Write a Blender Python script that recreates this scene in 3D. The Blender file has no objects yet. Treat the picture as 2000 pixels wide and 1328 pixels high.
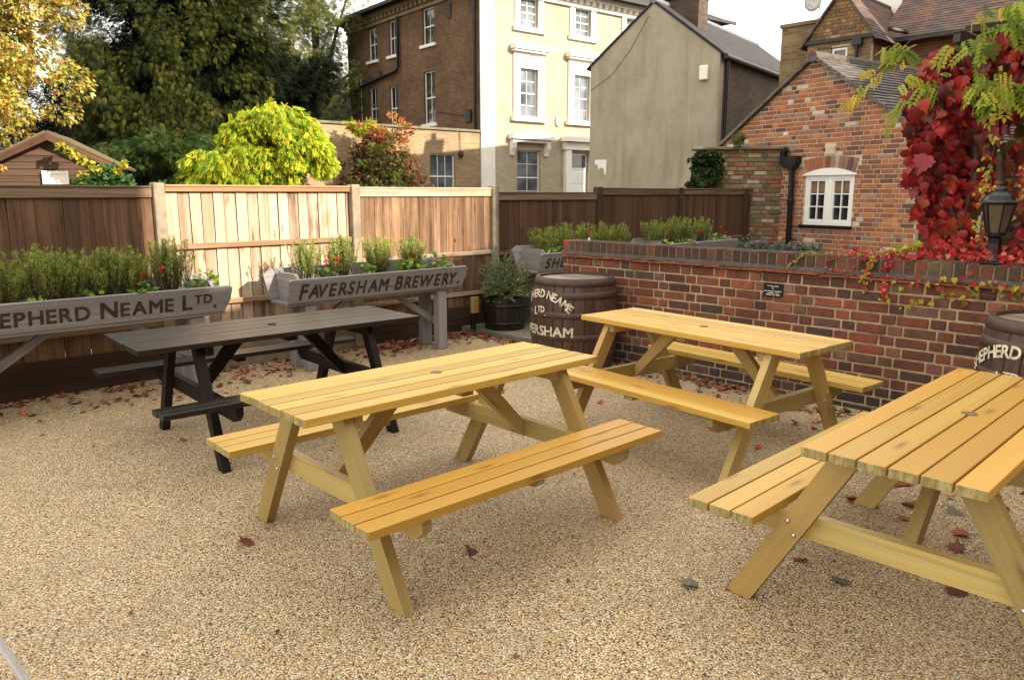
import bpy, math, random
import numpy as np
from mathutils import Vector, Matrix
R = math.radians
random.seed(7)
rng = np.random.default_rng(11)
sc = bpy.context.scene
col = sc.collection

# ------------------------------------------------------------------ camera
cam_d = bpy.data.cameras.new('camera'); cam = bpy.data.objects.new('camera', cam_d); col.objects.link(cam)
cam_d.sensor_width = 36.0; cam_d.lens = 36.0 * 1491.15 / 2000.0
cam_d.clip_start = 0.05; cam_d.clip_end = 600
cam.location = (0, 0, 1.638); cam.rotation_euler = (R(90) - 0.1894, 0, 0)
sc.camera = cam

# ------------------------------------------------------------------ sky, sun, exposure
SUN_AZ = (0.85, -0.527); SUN_EL = 24.0
w = bpy.data.worlds.new('World'); sc.world = w; w.use_nodes = True
nt = w.node_tree; nt.nodes.clear()
sky = nt.nodes.new('ShaderNodeTexSky'); sky.sky_type = 'NISHITA'; sky.sun_disc = False
sky.sun_elevation = R(SUN_EL); sky.sun_rotation = math.atan2(SUN_AZ[0], SUN_AZ[1]); sky.air_density = 1.0; sky.dust_density = 1.5
tc = nt.nodes.new('ShaderNodeTexCoord')
mp = nt.nodes.new('ShaderNodeMapping'); mp.inputs['Scale'].default_value = (1.4, 1.4, 4.0)
ns = nt.nodes.new('ShaderNodeTexNoise'); ns.inputs['Scale'].default_value = 2.0; ns.inputs['Detail'].default_value = 6
cr = nt.nodes.new('ShaderNodeValToRGB'); cr.color_ramp.elements[0].position = 0.30; cr.color_ramp.elements[1].position = 0.62
cr.color_ramp.elements[0].color = (0.55, 0.55, 0.55, 1); cr.color_ramp.elements[1].color = (0.97, 0.97, 0.97, 1)
mx = nt.nodes.new('ShaderNodeMix'); mx.data_type = 'RGBA'
mx.inputs['B'].default_value = (11.4, 10.7, 9.3, 1)          # bright autumn cloud
bg = nt.nodes.new('ShaderNodeBackground'); bg.inputs['Strength'].default_value = 0.10
wo = nt.nodes.new('ShaderNodeOutputWorld')
L = nt.links.new
L(tc.outputs['Generated'], mp.inputs['Vector']); L(mp.outputs['Vector'], ns.inputs['Vector']); L(ns.outputs['Fac'], cr.inputs['Fac'])
L(cr.outputs['Color'], mx.inputs['Factor']); L(sky.outputs['Color'], mx.inputs['A']); L(mx.outputs['Result'], bg.inputs['Color'])
L(bg.outputs['Background'], wo.inputs['Surface'])
sun_d = bpy.data.lights.new('sun', 'SUN'); sun_d.energy = 4.5; sun_d.angle = R(0.6); sun_d.color = (1.0, 0.88, 0.72)
sun = bpy.data.objects.new('sun', sun_d); col.objects.link(sun); sun.location = (20, -12, 20)
ce = math.cos(R(SUN_EL)); sv = Vector((SUN_AZ[0] * ce, SUN_AZ[1] * ce, math.sin(R(SUN_EL))))
sun.rotation_euler = (-sv).to_track_quat('-Z', 'Y').to_euler()
vs = sc.view_settings; vs.view_transform = 'Standard'; vs.look = 'None'; vs.exposure = 1.25; vs.gamma = 1; vs.use_curve_mapping = False
sc.cycles.max_bounces = 6; sc.cycles.transparent_max_bounces = 6
sc.cycles.use_denoising = True

# ------------------------------------------------------------------ object helpers
def tag(o, label=None, cat=None, group=None, kind=None):
    if label: o['label'] = label
    if cat: o['category'] = cat
    if group: o['group'] = group
    if kind: o['kind'] = kind
    return o
def thing(name, label, cat, loc=(0, 0, 0), rz=0.0, group=None):
    o = bpy.data.objects.new(name, None); col.objects.link(o); o.empty_display_size = 0.1
    o.location = loc; o.rotation_euler = (0, 0, rz)
    return tag(o, label, cat, group)
def copy_tree(o, parent=None):
    c = o.copy(); col.objects.link(c)
    if parent is not None: c.parent = parent
    for ch in [k for k in bpy.data.objects if k.parent == o]: copy_tree(ch, c)
    return c

class MB:
    """collects boxes, prisms, tubes and lathes and links them as one mesh"""
    def __init__(s): s.V = []; s.F = []; s.U = []; s.C = []
    def face(s, pts, uv, c):
        b = len(s.V); s.V.extend([tuple(p) for p in pts]); s.F.append(tuple(range(b, b + len(pts)))); s.U.append(uv); s.C.append(c)
    def box(s, c, size, rot=None, c4=None, uvoff=None):
        hx, hy, hz = size[0] / 2, size[1] / 2, size[2] / 2
        g = int(np.argmax(size))
        if c4 is None: c4 = (random.random(), random.random(), random.random(), 1)
        ou, ov = uvoff if uvoff else (random.uniform(0, 50), random.uniform(0, 50))
        P = [(-hx, -hy, -hz), (hx, -hy, -hz), (hx, hy, -hz), (-hx, hy, -hz), (-hx, -hy, hz), (hx, -hy, hz), (hx, hy, hz), (-hx, hy, hz)]
        b = len(s.V)
        cv = Vector(c)
        for p in P: s.V.append(tuple((rot @ Vector(p) if rot is not None else Vector(p)) + cv))
        for f, ax in (((0, 3, 2, 1), 2), ((4, 5, 6, 7), 2), ((0, 1, 5, 4), 1), ((2, 3, 7, 6), 1), ((1, 2, 6, 5), 0), ((3, 0, 4, 7), 0)):
            oth = [k for k in (0, 1, 2) if k != ax]
            if ax == g: ua, va, end = oth[0], oth[1], 0
            else: ua = g; va = [k for k in oth if k != g][0]; end = 1
            s.F.append(tuple(b + k for k in f))
            s.U.append([(P[k][ua] + ou, P[k][va] + ov + ax * 0.37) for k in f])
            s.C.append((c4[0], c4[1], c4[2], end if c4[3] == 1 else c4[3]))
    def prism(s, poly, axes, origin, thick, c4=None):
        """poly in the (a,b) plane, extruded +-thick/2 along the third axis; axes = 3 vectors"""
        A, B, N = [Vector(a) for a in axes]; O = Vector(origin)
        if c4 is None: c4 = (random.random(), random.random(), random.random(), 1)
        ou, ov = random.uniform(0, 50), random.uniform(0, 50); n = len(poly)
        # grain follows the longest edge
        e = max(range(n), key=lambda k: (poly[(k + 1) % n][0] - poly[k][0]) ** 2 + (poly[(k + 1) % n][1] - poly[k][1]) ** 2)
        gx, gy = poly[(e + 1) % n][0] - poly[e][0], poly[(e + 1) % n][1] - poly[e][1]; gl = math.hypot(gx, gy); gx /= gl; gy /= gl
        tr = lambda p: (p[0] * gx + p[1] * gy + ou, -p[0] * gy + p[1] * gx + ov)
        t = [O + A * p[0] + B * p[1] + N * (thick / 2) for p in poly]; bt = [O + A * p[0] + B * p[1] - N * (thick / 2) for p in poly]
        s.face(t, [tr(p) for p in poly], c4); s.face(bt[::-1], [tr(p) for p in poly[::-1]], c4)
        for k in range(n):
            j = (k + 1) % n; dx, dy = poly[j][0] - poly[k][0], poly[j][1] - poly[k][1]; l = math.hypot(dx, dy)
            al = abs(dx * gx + dy * gy) / max(l, 1e-6)
            c = c4 if al > 0.7 else (c4[0], c4[1], c4[2], 0)
            u0, v0 = tr(poly[k])
            if al > 0.7: uv = [(u0, v0), (u0, v0 + thick), (tr(poly[j])[0], v0 + thick), (tr(poly[j])[0], v0)]
            else: uv = [(v0, 0), (v0, thick), (v0 + l, thick), (v0 + l, 0)]
            s.face([t[k], bt[k], bt[j], t[j]], uv, c)
    def tube(s, pts, rad, n=8, c4=None, cap=True):
        if c4 is None: c4 = (random.random(), random.random(), random.random(), 1)
        pts = [Vector(p) for p in pts]; rings = []; acc = 0
        for i, p in enumerate(pts):
            d = (pts[min(i + 1, len(pts) - 1)] - pts[max(i - 1, 0)]).normalized()
            a = d.orthogonal().normalized() if i == 0 else (a - d * a.dot(d)).normalized()
            b = d.cross(a); r = rad[i] if hasattr(rad, '__len__') else rad
            if i: acc += (p - pts[i - 1]).length
            rings.append(([p + (a * math.cos(2 * math.pi * k / n) + b * math.sin(2 * math.pi * k / n)) * r for k in range(n)], acc))
        base = len(s.V)
        for rg, _ in rings: s.V.extend(tuple(v) for v in rg)
        for i in range(len(rings) - 1):
            for k in range(n):
                k2 = (k + 1) % n
                s.F.append((base + i * n + k, base + i * n + k2, base + (i + 1) * n + k2, base + (i + 1) * n + k))
                s.U.append([(rings[i][1], k / n * .5), (rings[i][1], (k + 1) / n * .5), (rings[i + 1][1], (k + 1) / n * .5), (rings[i + 1][1], k / n * .5)]); s.C.append(c4)
        if cap:
            for rg, rev in ((rings[0][0], True), (rings[-1][0], False)):
                q = rg[::-1] if rev else rg; s.face(q, [(k * .01, 0) for k in range(n)], c4)
    def lathe(s, prof, n=32, c=(0, 0, 0), c4=None, per=None, phase=0.0):
        b = len(s.V); cx, cy, cz = c
        for r, z in prof:
            for k in range(n):
                a = 2 * math.pi * k / n + phase; s.V.append((cx + r * math.cos(a), cy + r * math.sin(a), cz + z))
        acc = [0]
        for i in range(1, len(prof)): acc.append(acc[-1] + math.hypot(prof[i][0] - prof[i - 1][0], prof[i][1] - prof[i - 1][1]))
        for i in range(len(prof) - 1):
            for k in range(n):
                k2 = (k + 1) % n; cc = per[k] if per else (c4 or (.5, .5, .5, 1))
                s.F.append((b + i * n + k, b + i * n + k2, b + (i + 1) * n + k2, b + (i + 1) * n + k))
                rr = max(prof[i][0], .01)
                s.U.append([(acc[i], k / n * 6.28 * rr), (acc[i], (k + 1) / n * 6.28 * rr), (acc[i + 1], (k + 1) / n * 6.28 * rr), (acc[i + 1], k / n * 6.28 * rr)]); s.C.append(cc)
    def build(s, name, mat, parent=None, label=None, bevel=0, smooth=False, seg=1):
        me = bpy.data.meshes.new(name); me.from_pydata(s.V, [], s.F)
        uv = me.uv_layers.new(name='UVMap')
        U = np.array([q for f in s.U for q in f], dtype=np.float32).ravel()
        C = np.array([c for f, c in zip(s.F, s.C) for _ in f], dtype=np.float32).ravel()
        uv.data.foreach_set('uv', U); ca = me.color_attributes.new('col', 'FLOAT_COLOR', 'CORNER'); ca.data.foreach_set('color', C)
        me.materials.append(mat)
        if smooth: me.polygons.foreach_set('use_smooth', np.ones(len(me.polygons), dtype=bool))
        me.update()
        o = bpy.data.objects.new(name, me); col.objects.link(o)
        if parent: o.parent = parent
        if label: o['label'] = label
        if bevel:
            m = o.modifiers.new('edge', 'BEVEL'); m.width = bevel; m.segments = seg; m.limit_method = 'ANGLE'; m.angle_limit = R(40)
        return o

def np_mesh(name, V, faces, C, mat, parent=None, label=None, smooth=False):
    """V (n,3) points, faces list of (m,k) index arrays, C (n,4) point colours"""
    me = bpy.data.meshes.new(name); me.vertices.add(len(V)); me.vertices.foreach_set('co', np.asarray(V, np.float32).ravel())
    idx = np.concatenate([f.ravel() for f in faces]); tot = np.concatenate([np.full(len(f), f.shape[1]) for f in faces])
    st = np.concatenate([[0], np.cumsum(tot)[:-1]])
    me.loops.add(len(idx)); me.loops.foreach_set('vertex_index', idx.astype(np.int32))
    me.polygons.add(len(tot)); me.polygons.foreach_set('loop_start', st.astype(np.int32)); me.polygons.foreach_set('loop_total', tot.astype(np.int32))
    ca = me.color_attributes.new('col', 'FLOAT_COLOR', 'POINT'); ca.data.foreach_set('color', np.asarray(C, np.float32).ravel())
    if smooth: me.polygons.foreach_set('use_smooth', np.ones(len(tot), dtype=bool))
    me.materials.append(mat); me.update(); me.validate()
    o = bpy.data.objects.new(name, me); col.objects.link(o)
    if parent: o.parent = parent
    if label: o['label'] = label
    return o

# ------------------------------------------------------------------ leaf templates (x across, y along, z up)
def T_from(outline, zc=0.0, droop=0.25):
    pts = [(0, 0.32, zc)] + [(x, y, -droop * y * y + abs(x) * 0.18) for x, y in outline]
    n = len(outline); f = [(0, 1 + k, 1 + (k + 1) % n) for k in range(n)]
    return np.array(pts), np.array(f)
T_RHOMB = (np.array([(0, 0, 0), (0.5, 0.45, .1), (0, 1, -.12), (-0.5, 0.45, .1)]), np.array([(0, 1, 2, 3)]))
half = [(0, 0), (.16, -.05), (.34, .04), (.40, .16), (.60, .26), (.48, .38), (.52, .56), (.36, .60), (.34, .78), (.17, .76), (.12, .90)]
T_VINE = T_from([(0, 0)] + half[1:] + [(0, 1.05)] + [(-x, y) for x, y in half[:0:-1]], droop=.42)
T_VINE[0][:, 2] += .28 * np.abs(T_VINE[0][:, 0]) - .25 * T_VINE[0][:, 0] ** 2
hm = [(0, 0), (.10, -.04), (.42, -.06), (.34, .10), (.66, .34), (.42, .36), (.30, .44), (.34, .62), (.16, .62)]
T_MAPLE = T_from([(0, 0)] + hm[1:] + [(0, 1.0)] + [(-x, y) for x, y in hm[:0:-1]], droop=.35)
T_ROUND = T_from([(0, 0), (.25, -.08), (.48, .12), (.55, .42), (.40, .70), (.20, .82), (0, .80), (-.20, .82), (-.40, .70), (-.55, .42), (-.48, .12), (-.25, -.08)], droop=.15)
T_HEART = T_from([(0, 0), (.3, -.1), (.46, .15), (.36, .5), (0, 1), (-.36, .5), (-.46, .15), (-.3, -.1)])
def pinnate():
    V = []; F = []
    def leaf(x, y, ang, l, wd):
        b = len(V); c, s_ = math.cos(ang), math.sin(ang)
        for a, bb, z in ((0, 0, 0), (.45, wd, .02), (1, 0, -.06), (.45, -wd, .02)):
            px, py = a * l, bb * l; V.append((x + px * c - py * s_, y + px * s_ + py * c, z - .22 * y * y))
        F.append((b, b + 1, b + 2, b + 3))
    for k in range(5):
        y = .12 + k * .17; leaf(0, y, R(34), .34, .26); leaf(0, y, R(146), .34, .26)
    leaf(0, .86, R(90), .34, .22)
    return np.array(V), np.array(F)
T_PIN = pinnate()
def spray(nn=7):
    V = []; F = []
    for k in range(nn):
        y = k / nn * .75; l = .5 * (1 - .45 * k / nn)
        for sgn in (1, -1):
            a = R(90 - sgn * 42); b = len(V)
            for t, wd in ((0, 0), (.5, .13), (1, 0), (.5, -.13)):
                px, py = t * l, wd * .68 * l; V.append((px * math.cos(a) - py * math.sin(a), y + px * math.sin(a) + py * math.cos(a), -.15 * (y + t * .3) ** 2))
            F.append((b, b + 1, b + 2, b + 3))
    return np.array(V), np.array(F)
T_SPRAY = spray(5)

def norm(a): return a / np.maximum(np.linalg.norm(a, axis=1, keepdims=True), 1e-9)
def pick(pal, n, var=0.18):
    """pal = list of (r,g,b,weight)"""
    p = np.array(pal, float); k = rng.choice(len(p), n, p=p[:, 3] / p[:, 3].sum())
    c = p[k, :3] * (1 + rng.normal(0, var, (n, 1))) * (1 + rng.normal(0, var * .35, (n, 3)))
    return np.clip(c, .003, .95)
def scatter_leaves(name, P, D, S, C, tpl, mat, parent=None, label=None, N=None, W=1.0, smooth=False):
    """P base points, D tip directions, S sizes, C rgb; N optional face normals"""
    n = len(P); D = norm(D)
    if N is None: N = rng.normal(0, 1, (n, 3))
    X = norm(np.cross(D, N)); Z = np.cross(X, D)
    tv, tf = tpl; m = len(tv)
    S = np.broadcast_to(np.asarray(S, float), (n,))
    V = P[:, None, :] + S[:, None, None] * (tv[None, :, 0, None] * W * X[:, None, :] + tv[None, :, 1, None] * D[:, None, :] + tv[None, :, 2, None] * Z[:, None, :])
    F = (tf[None] + (np.arange(n) * m)[:, None, None]).reshape(-1, tf.shape[1])
    CC = np.repeat(np.c_[C, np.ones(n)], m, axis=0)
    return np_mesh(name, V.reshape(-1, 3), [F], CC, mat, parent, label, smooth)
def ball(n, r=1.0, shell=0.0):
    v = norm(rng.normal(0, 1, (n, 3))); rad = (shell + (1 - shell) * rng.random((n, 1))) ** (1 / 2.2)
    return v * rad * r

# ------------------------------------------------------------------ materials
def new_mat(name):
    m = bpy.data.materials.new(name); m.use_nodes = True; t = m.node_tree
    b = t.nodes['Principled BSDF']; return m, t, b
def nd(t, typ, **kw):
    n = t.nodes.new(typ)
    for k, v in kw.items():
        if k in n.inputs: n.inputs[k].default_value = v
        else: setattr(n, k, v)
    return n
def mixc(t, fac, a, b, blend='MIX'):
    n = t.nodes.new('ShaderNodeMix'); n.data_type = 'RGBA'; n.blend_type = blend; n.clamp_factor = True
    for key, v in (('Factor', fac), ('A', a), ('B', b)):
        if hasattr(v, 'links'): t.links.new(v, n.inputs[key])
        else: n.inputs[key].default_value = v if key == 'Factor' else ((*v, 1) if len(v) == 3 else v)
    return n.outputs['Result']
def ramp(t, fac, stops, interp='LINEAR'):
    n = t.nodes.new('ShaderNodeValToRGB'); n.color_ramp.interpolation = interp; e = n.color_ramp.elements
    while len(e) < len(stops): e.new(0.5)
    for k, (p, c) in enumerate(stops): e[k].position = p; e[k].color = (c, c, c, 1) if not hasattr(c, '__len__') else (*c, 1)
    t.links.new(fac, n.inputs['Fac']); return n.outputs['Color']
def noise(t, vec, scale, detail=4, rough=.55, dist=0.0, scl=None):
    if scl is not None:
        m = nd(t, 'ShaderNodeMapping', Scale=scl); t.links.new(vec, m.inputs['Vector']); vec = m.outputs['Vector']
    n = nd(t, 'ShaderNodeTexNoise', Scale=scale, Detail=detail, Roughness=rough, Distortion=dist); t.links.new(vec, n.inputs['Vector']); return n.outputs['Fac']
def bump(t, b, h, strength=.3, dist=.01):
    n = nd(t, 'ShaderNodeBump', Strength=strength, Distance=dist); t.links.new(h, n.inputs['Height']); t.links.new(n.outputs['Normal'], b.inputs['Normal'])
def attr(t):
    a = nd(t, 'ShaderNodeAttribute', attribute_name='col'); s = nd(t, 'ShaderNodeSeparateColor'); t.links.new(a.outputs['Color'], s.inputs['Color'])
    return a, s.outputs['Red'], s.outputs['Green'], s.outputs['Blue'], a.outputs['Alpha']
def coord(t, which='Object'): return nd(t, 'ShaderNodeTexCoord').outputs[which]

def wood(name, light, dark, alt, rough=.5, end=None, streak=(.8, 45), knots=True, bumpk=.25, weather=None, spec=.5, toneamt=.75, kt=.62, blotch=None, tint=None):
    m, t, b = new_mat(name); uv = nd(t, 'ShaderNodeUVMap').outputs['UV']; a, r, g, bl, al = attr(t)
    gr = noise(t, uv, 1.0, 6, .6, .9, (streak[0], streak[1], 1))
    fine = noise(t, uv, 1.0, 3, .6, .2, (streak[0] * 6, streak[1] * 7, 1))
    wide = noise(t, uv, 1.0, 2, .5, .6, (streak[0] * .9, streak[1] * .28, 1))
    c = mixc(t, ramp(t, gr, [(.34, 0), (.66, 1)]), dark, light)
    tn = nd(t, 'ShaderNodeMath', operation='MULTIPLY'); t.links.new(r, tn.inputs[0]); tn.inputs[1].default_value = toneamt
    c = mixc(t, tn.outputs[0], c, mixc(t, ramp(t, wide, [(.38, 0), (.62, 1)]), alt, c))
    if tint is not None:
        t2_ = nd(t, 'ShaderNodeMath', operation='MULTIPLY'); t.links.new(r, t2_.inputs[0]); t2_.inputs[1].default_value = .85; c = mixc(t, t2_.outputs[0], c, tint)
    c = mixc(t, ramp(t, fine, [(.44, .0), (.72, .42)]), c, dark)
    if knots:
        mpn = nd(t, 'ShaderNodeMapping', Scale=(1.9, 8.0, 1)); t.links.new(uv, mpn.inputs['Vector'])
        vo = nd(t, 'ShaderNodeTexVoronoi', Scale=1.0); vo.voronoi_dimensions = '2D'; t.links.new(mpn.outputs['Vector'], vo.inputs['Vector'])
        vs2 = nd(t, 'ShaderNodeSeparateColor'); t.links.new(vo.outputs['Color'], vs2.inputs['Color']); kk_ = nd(t, 'ShaderNodeMath', operation='MULTIPLY')
        t.links.new(ramp(t, vo.outputs['Distance'], [(.05, .8), (.09, .35), (.17, 0)]), kk_.inputs[0]); t.links.new(ramp(t, vs2.outputs['Red'], [(kt, 0), (kt + .06, 1)]), kk_.inputs[1])
        c = mixc(t, kk_.outputs[0], c, tuple(x * .45 for x in alt))
    if weather is not None:
        wn = noise(t, uv, 1.0, 5, .65, .3, (.55, 17, 1)); c = mixc(t, ramp(t, wn, [(.45, 0), (.72, .8)]), c, weather)
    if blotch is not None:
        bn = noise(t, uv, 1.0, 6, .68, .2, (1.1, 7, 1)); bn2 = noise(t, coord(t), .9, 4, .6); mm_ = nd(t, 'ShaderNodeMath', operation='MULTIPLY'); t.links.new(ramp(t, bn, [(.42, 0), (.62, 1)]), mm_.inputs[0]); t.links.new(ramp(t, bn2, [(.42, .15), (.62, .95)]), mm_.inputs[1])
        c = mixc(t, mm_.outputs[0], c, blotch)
    vb = nd(t, 'ShaderNodeMath', operation='MULTIPLY_ADD'); t.links.new(g, vb.inputs[0]); vb.inputs[1].default_value = .46; vb.inputs[2].default_value = .75
    hv = nd(t, 'ShaderNodeHueSaturation'); t.links.new(c, hv.inputs['Color']); t.links.new(vb.outputs[0], hv.inputs['Value']); c = hv.outputs['Color']
    if end is not None:
        es = noise(t, uv, 1.0, 4, .65, .5, (60, 60, 1)); es2 = noise(t, uv, 1.0, 3, .6, .2, (70, 9, 1))
        ec = mixc(t, ramp(t, es2, [(.42, 0), (.6, 1)]), tuple(x * .55 for x in end), end); ec = mixc(t, ramp(t, es, [(.5, 0), (.7, .5)]), ec, tuple(x * .4 for x in end))
        c = mixc(t, al, ec, c)
    t.links.new(c, b.inputs['Base Color']); b.inputs['Specular IOR Level'].default_value = spec
    rr = nd(t, 'ShaderNodeMath', operation='MULTIPLY_ADD'); t.links.new(gr, rr.inputs[0]); rr.inputs[1].default_value = .25; rr.inputs[2].default_value = rough - .1
    t.links.new(rr.outputs[0], b.inputs['Roughness']); bump(t, b, gr, bumpk, .004)
    return m

def brick_attr(name, rough=.85, stain=(.05, .04, .035), stainamt=.55, scale=9):
    """bricks modelled one by one: colour of each brick from its attribute, blotches and dirt from noise"""
    m, t, b = new_mat(name); a, r, g, bl, al = attr(t); ob = coord(t)
    n1 = noise(t, ob, scale, 6, .65); n2 = noise(t, ob, scale * 6, 4, .7); n3 = noise(t, ob, 1.3, 5, .6)
    c = mixc(t, ramp(t, n1, [(.42, 0), (.75, stainamt)]), a.outputs['Color'], stain)
    c = mixc(t, ramp(t, n2, [(.52, 0), (.85, .30)]), c, (.42, .34, .27))
    c = mixc(t, ramp(t, n3, [(.46, 0), (.72, .6)]), c, stain)
    t.links.new(c, b.inputs['Base Color']); b.inputs['Roughness'].default_value = rough; b.inputs['Specular IOR Level'].default_value = .25; bump(t, b, n2, .5, .004); return m
def brick_tex(name, c1, c2, mortar, bw=.225, rh=.075, ms=.011, dirt=(.06, .05, .04), dirtamt=.6, bias=0.0):
    m, t, b = new_mat(name); uv = nd(t, 'ShaderNodeUVMap').outputs['UV']
    bt = nd(t, 'ShaderNodeTexBrick', Scale=1.0); bt.inputs['Brick Width'].default_value = bw; bt.inputs['Row Height'].default_value = rh
    bt.inputs['Mortar Size'].default_value = ms; bt.inputs['Mortar Smooth'].default_value = .3; bt.inputs['Bias'].default_value = bias
    bt.inputs['Color1'].default_value = (*c1, 1); bt.inputs['Color2'].default_value = (*c2, 1); bt.inputs['Mortar'].default_value = (*mortar, 1)
    t.links.new(uv, bt.inputs['Vector'])
    n1 = noise(t, uv, .9, 6, .65); n2 = noise(t, uv, 14, 5, .7)
    c = mixc(t, ramp(t, n1, [(.42, 0), (.72, dirtamt)]), bt.outputs['Color'], dirt); c = mixc(t, ramp(t, n2, [(.5, 0), (.8, .45)]), c, tuple(x * .5 for x in c1))
    n4 = noise(t, uv, 1.0, 3, .6, .3, (2.2, .35, 1)); c = mixc(t, ramp(t, n4, [(.52, 0), (.75, .35)]), c, dirt)
    t.links.new(c, b.inputs['Base Color']); b.inputs['Roughness'].default_value = .9; b.inputs['Specular IOR Level'].default_value = .15; bump(t, b, bt.outputs['Fac'], -.5, .006); return m
def plain(name, c, rough=.6, var=.15, scale=8, spec=.5, metal=0.0, dirt=None, dirtamt=.5, bumpk=0.0):
    m, t, b = new_mat(name); ob = coord(t); n = noise(t, ob, scale, 6, .6)
    cc = mixc(t, ramp(t, n, [(.3, 0), (.7, 1)]), tuple(x * (1 - var) for x in c), tuple(min(1, x * (1 + var)) for x in c))
    if dirt is not None:
        n2 = noise(t, ob, scale * .22, 6, .65); cc = mixc(t, ramp(t, n2, [(.45, 0), (.75, dirtamt)]), cc, dirt)
    t.links.new(cc, b.inputs['Base Color']); b.inputs['Roughness'].default_value = rough; b.inputs['Specular IOR Level'].default_value = spec; b.inputs['Metallic'].default_value = metal
    if bumpk: bump(t, b, noise(t, ob, scale * 6, 4, .6), bumpk, .003)
    return m
def leaf_mat(name, rough=.55, trans=.35, spec=.15):
    m, t, b = new_mat(name); a, r, g, bl, al = attr(t); ob = coord(t)
    n = noise(t, ob, 40, 3, .6); c = mixc(t, ramp(t, n, [(.35, .35), (.65, 0)]), a.outputs['Color'], mixc(t, 1.0, a.outputs['Color'], (.55, .5, .45), 'MULTIPLY'))
    t.links.new(c, b.inputs['Base Color']); b.inputs['Roughness'].default_value = rough; b.inputs['Specular IOR Level'].default_value = spec
    tr = nd(t, 'ShaderNodeBsdfTranslucent'); t.links.new(c, tr.inputs['Color']); ms = nd(t, 'ShaderNodeMixShader', Fac=trans)
    t.links.new(b.outputs['BSDF'], ms.inputs[1]); t.links.new(tr.outputs['BSDF'], ms.inputs[2]); t.links.new(ms.outputs['Shader'], t.nodes['Material Output'].inputs['Surface']); return m
def glass_mat(name, c=(.02, .022, .025), rough=.04):
    m, t, b = new_mat(name); ob = coord(t); n = noise(t, ob, 1.1, 3, .5)
    cc = mixc(t, ramp(t, n, [(.4, 0), (.62, 1)]), tuple(x * .6 for x in c), tuple(x * 1.8 for x in c))
    t.links.new(cc, b.inputs['Base Color']); b.inputs['Roughness'].default_value = rough; b.inputs['Specular IOR Level'].default_value = .9
    bump(t, b, noise(t, ob, .8, 2, .5), .04, .02); return m

def render_mat():
    m, t, b = new_mat('cement_render'); ob = coord(t)
    n1 = noise(t, ob, 1.0, 6, .65, .3, (1.3, 1.3, .9)); n2 = noise(t, ob, 1.0, 5, .6, .2, (3.2, 3.2, .25)); n3 = noise(t, ob, 9.0, 6, .7)
    c = mixc(t, ramp(t, n1, [(.40, 0), (.62, 1)]), (.37, .325, .255), (.30, .26, .195)); c = mixc(t, ramp(t, n2, [(.50, 0), (.72, .55)]), c, (.20, .165, .115)); c = mixc(t, ramp(t, n3, [(.55, 0), (.75, .35)]), c, (.42, .37, .29))
    vo = nd(t, 'ShaderNodeTexVoronoi', Scale=.30, feature='DISTANCE_TO_EDGE'); nv = nd(t, 'ShaderNodeVectorMath', operation='MULTIPLY_ADD'); nz = nd(t, 'ShaderNodeTexNoise', Scale=2.5, Detail=5.0); t.links.new(ob, nz.inputs['Vector']); t.links.new(nz.outputs['Color'], nv.inputs[0]); nv.inputs[1].default_value = (.5, .5, .5); t.links.new(ob, nv.inputs[2]); t.links.new(nv.outputs[0], vo.inputs['Vector'])
    c = mixc(t, ramp(t, vo.outputs['Distance'], [(.002, .05), (.006, 0)]), c, (.14, .115, .08))
    t.links.new(c, b.inputs['Base Color']); b.inputs['Roughness'].default_value = .92; b.inputs['Specular IOR Level'].default_value = .15; bump(t, b, n3, .25, .01); return m
M = {}
M['pine'] = wood('new_pine', (.61, .435, .110), (.47, .295, .056), (.50, .245, .035), rough=.40, end=(.38, .31, .12), streak=(.30, 24), weather=None, toneamt=.95, kt=.50, tint=(.46, .245, .035))
M['pine_leg'] = wood('new_pine_leg', (.47, .365, .125), (.32, .225, .068), (.36, .235, .07), rough=.48, end=(.38, .30, .13), streak=(.4, 26), weather=(.34, .30, .12), tint=(.40, .235, .07))
M['dark_wood'] = wood('dark_stained_wood', (.016, .011, .009), (.009, .0065, .0055), (.016, .008, .006), rough=.34, end=(.02, .015, .012), knots=False, bumpk=.2, toneamt=.6)
M['dark_leg'] = wood('dark_stained_leg', (.013, .009, .008), (.007, .005, .0045), (.014, .007, .005), rough=.5, end=(.012, .009, .008), knots=False, bumpk=.2, toneamt=.6, spec=.2)
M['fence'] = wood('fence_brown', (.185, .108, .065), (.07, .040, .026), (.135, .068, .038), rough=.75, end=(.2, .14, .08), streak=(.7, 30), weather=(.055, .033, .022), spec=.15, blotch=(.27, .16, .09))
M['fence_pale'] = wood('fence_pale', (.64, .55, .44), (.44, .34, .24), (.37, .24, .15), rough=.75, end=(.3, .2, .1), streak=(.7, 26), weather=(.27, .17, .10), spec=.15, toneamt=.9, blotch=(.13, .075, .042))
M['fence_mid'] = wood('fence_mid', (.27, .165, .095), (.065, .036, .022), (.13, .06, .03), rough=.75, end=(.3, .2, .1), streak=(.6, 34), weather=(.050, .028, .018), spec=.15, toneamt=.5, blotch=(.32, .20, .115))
M['fence_rail'] = wood('fence_rail', (.40, .25, .14), (.22, .12, .065), (.30, .15, .07), rough=.75, end=(.3, .2, .1), streak=(.8, 22), weather=(.46, .36, .25), spec=.15)
M['fence_cap'] = wood('fence_cap', (.20, .135, .085), (.10, .062, .038), (.14, .08, .045), rough=.75, end=(.2, .14, .08), streak=(.8, 22), weather=(.30, .24, .18), spec=.2)
M['post'] = plain('concrete_post', (.26, .215, .155), .9, .2, 14, .2, dirt=(.11, .10, .065), dirtamt=.7, bumpk=.3)
M['grey_wood'] = wood('grey_weathered_wood', (.285, .275, .275), (.175, .168, .168), (.22, .20, .19), rough=.65, end=(.24, .22, .21), streak=(.8, 30), weather=(.16, .16, .17), spec=.3)
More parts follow.
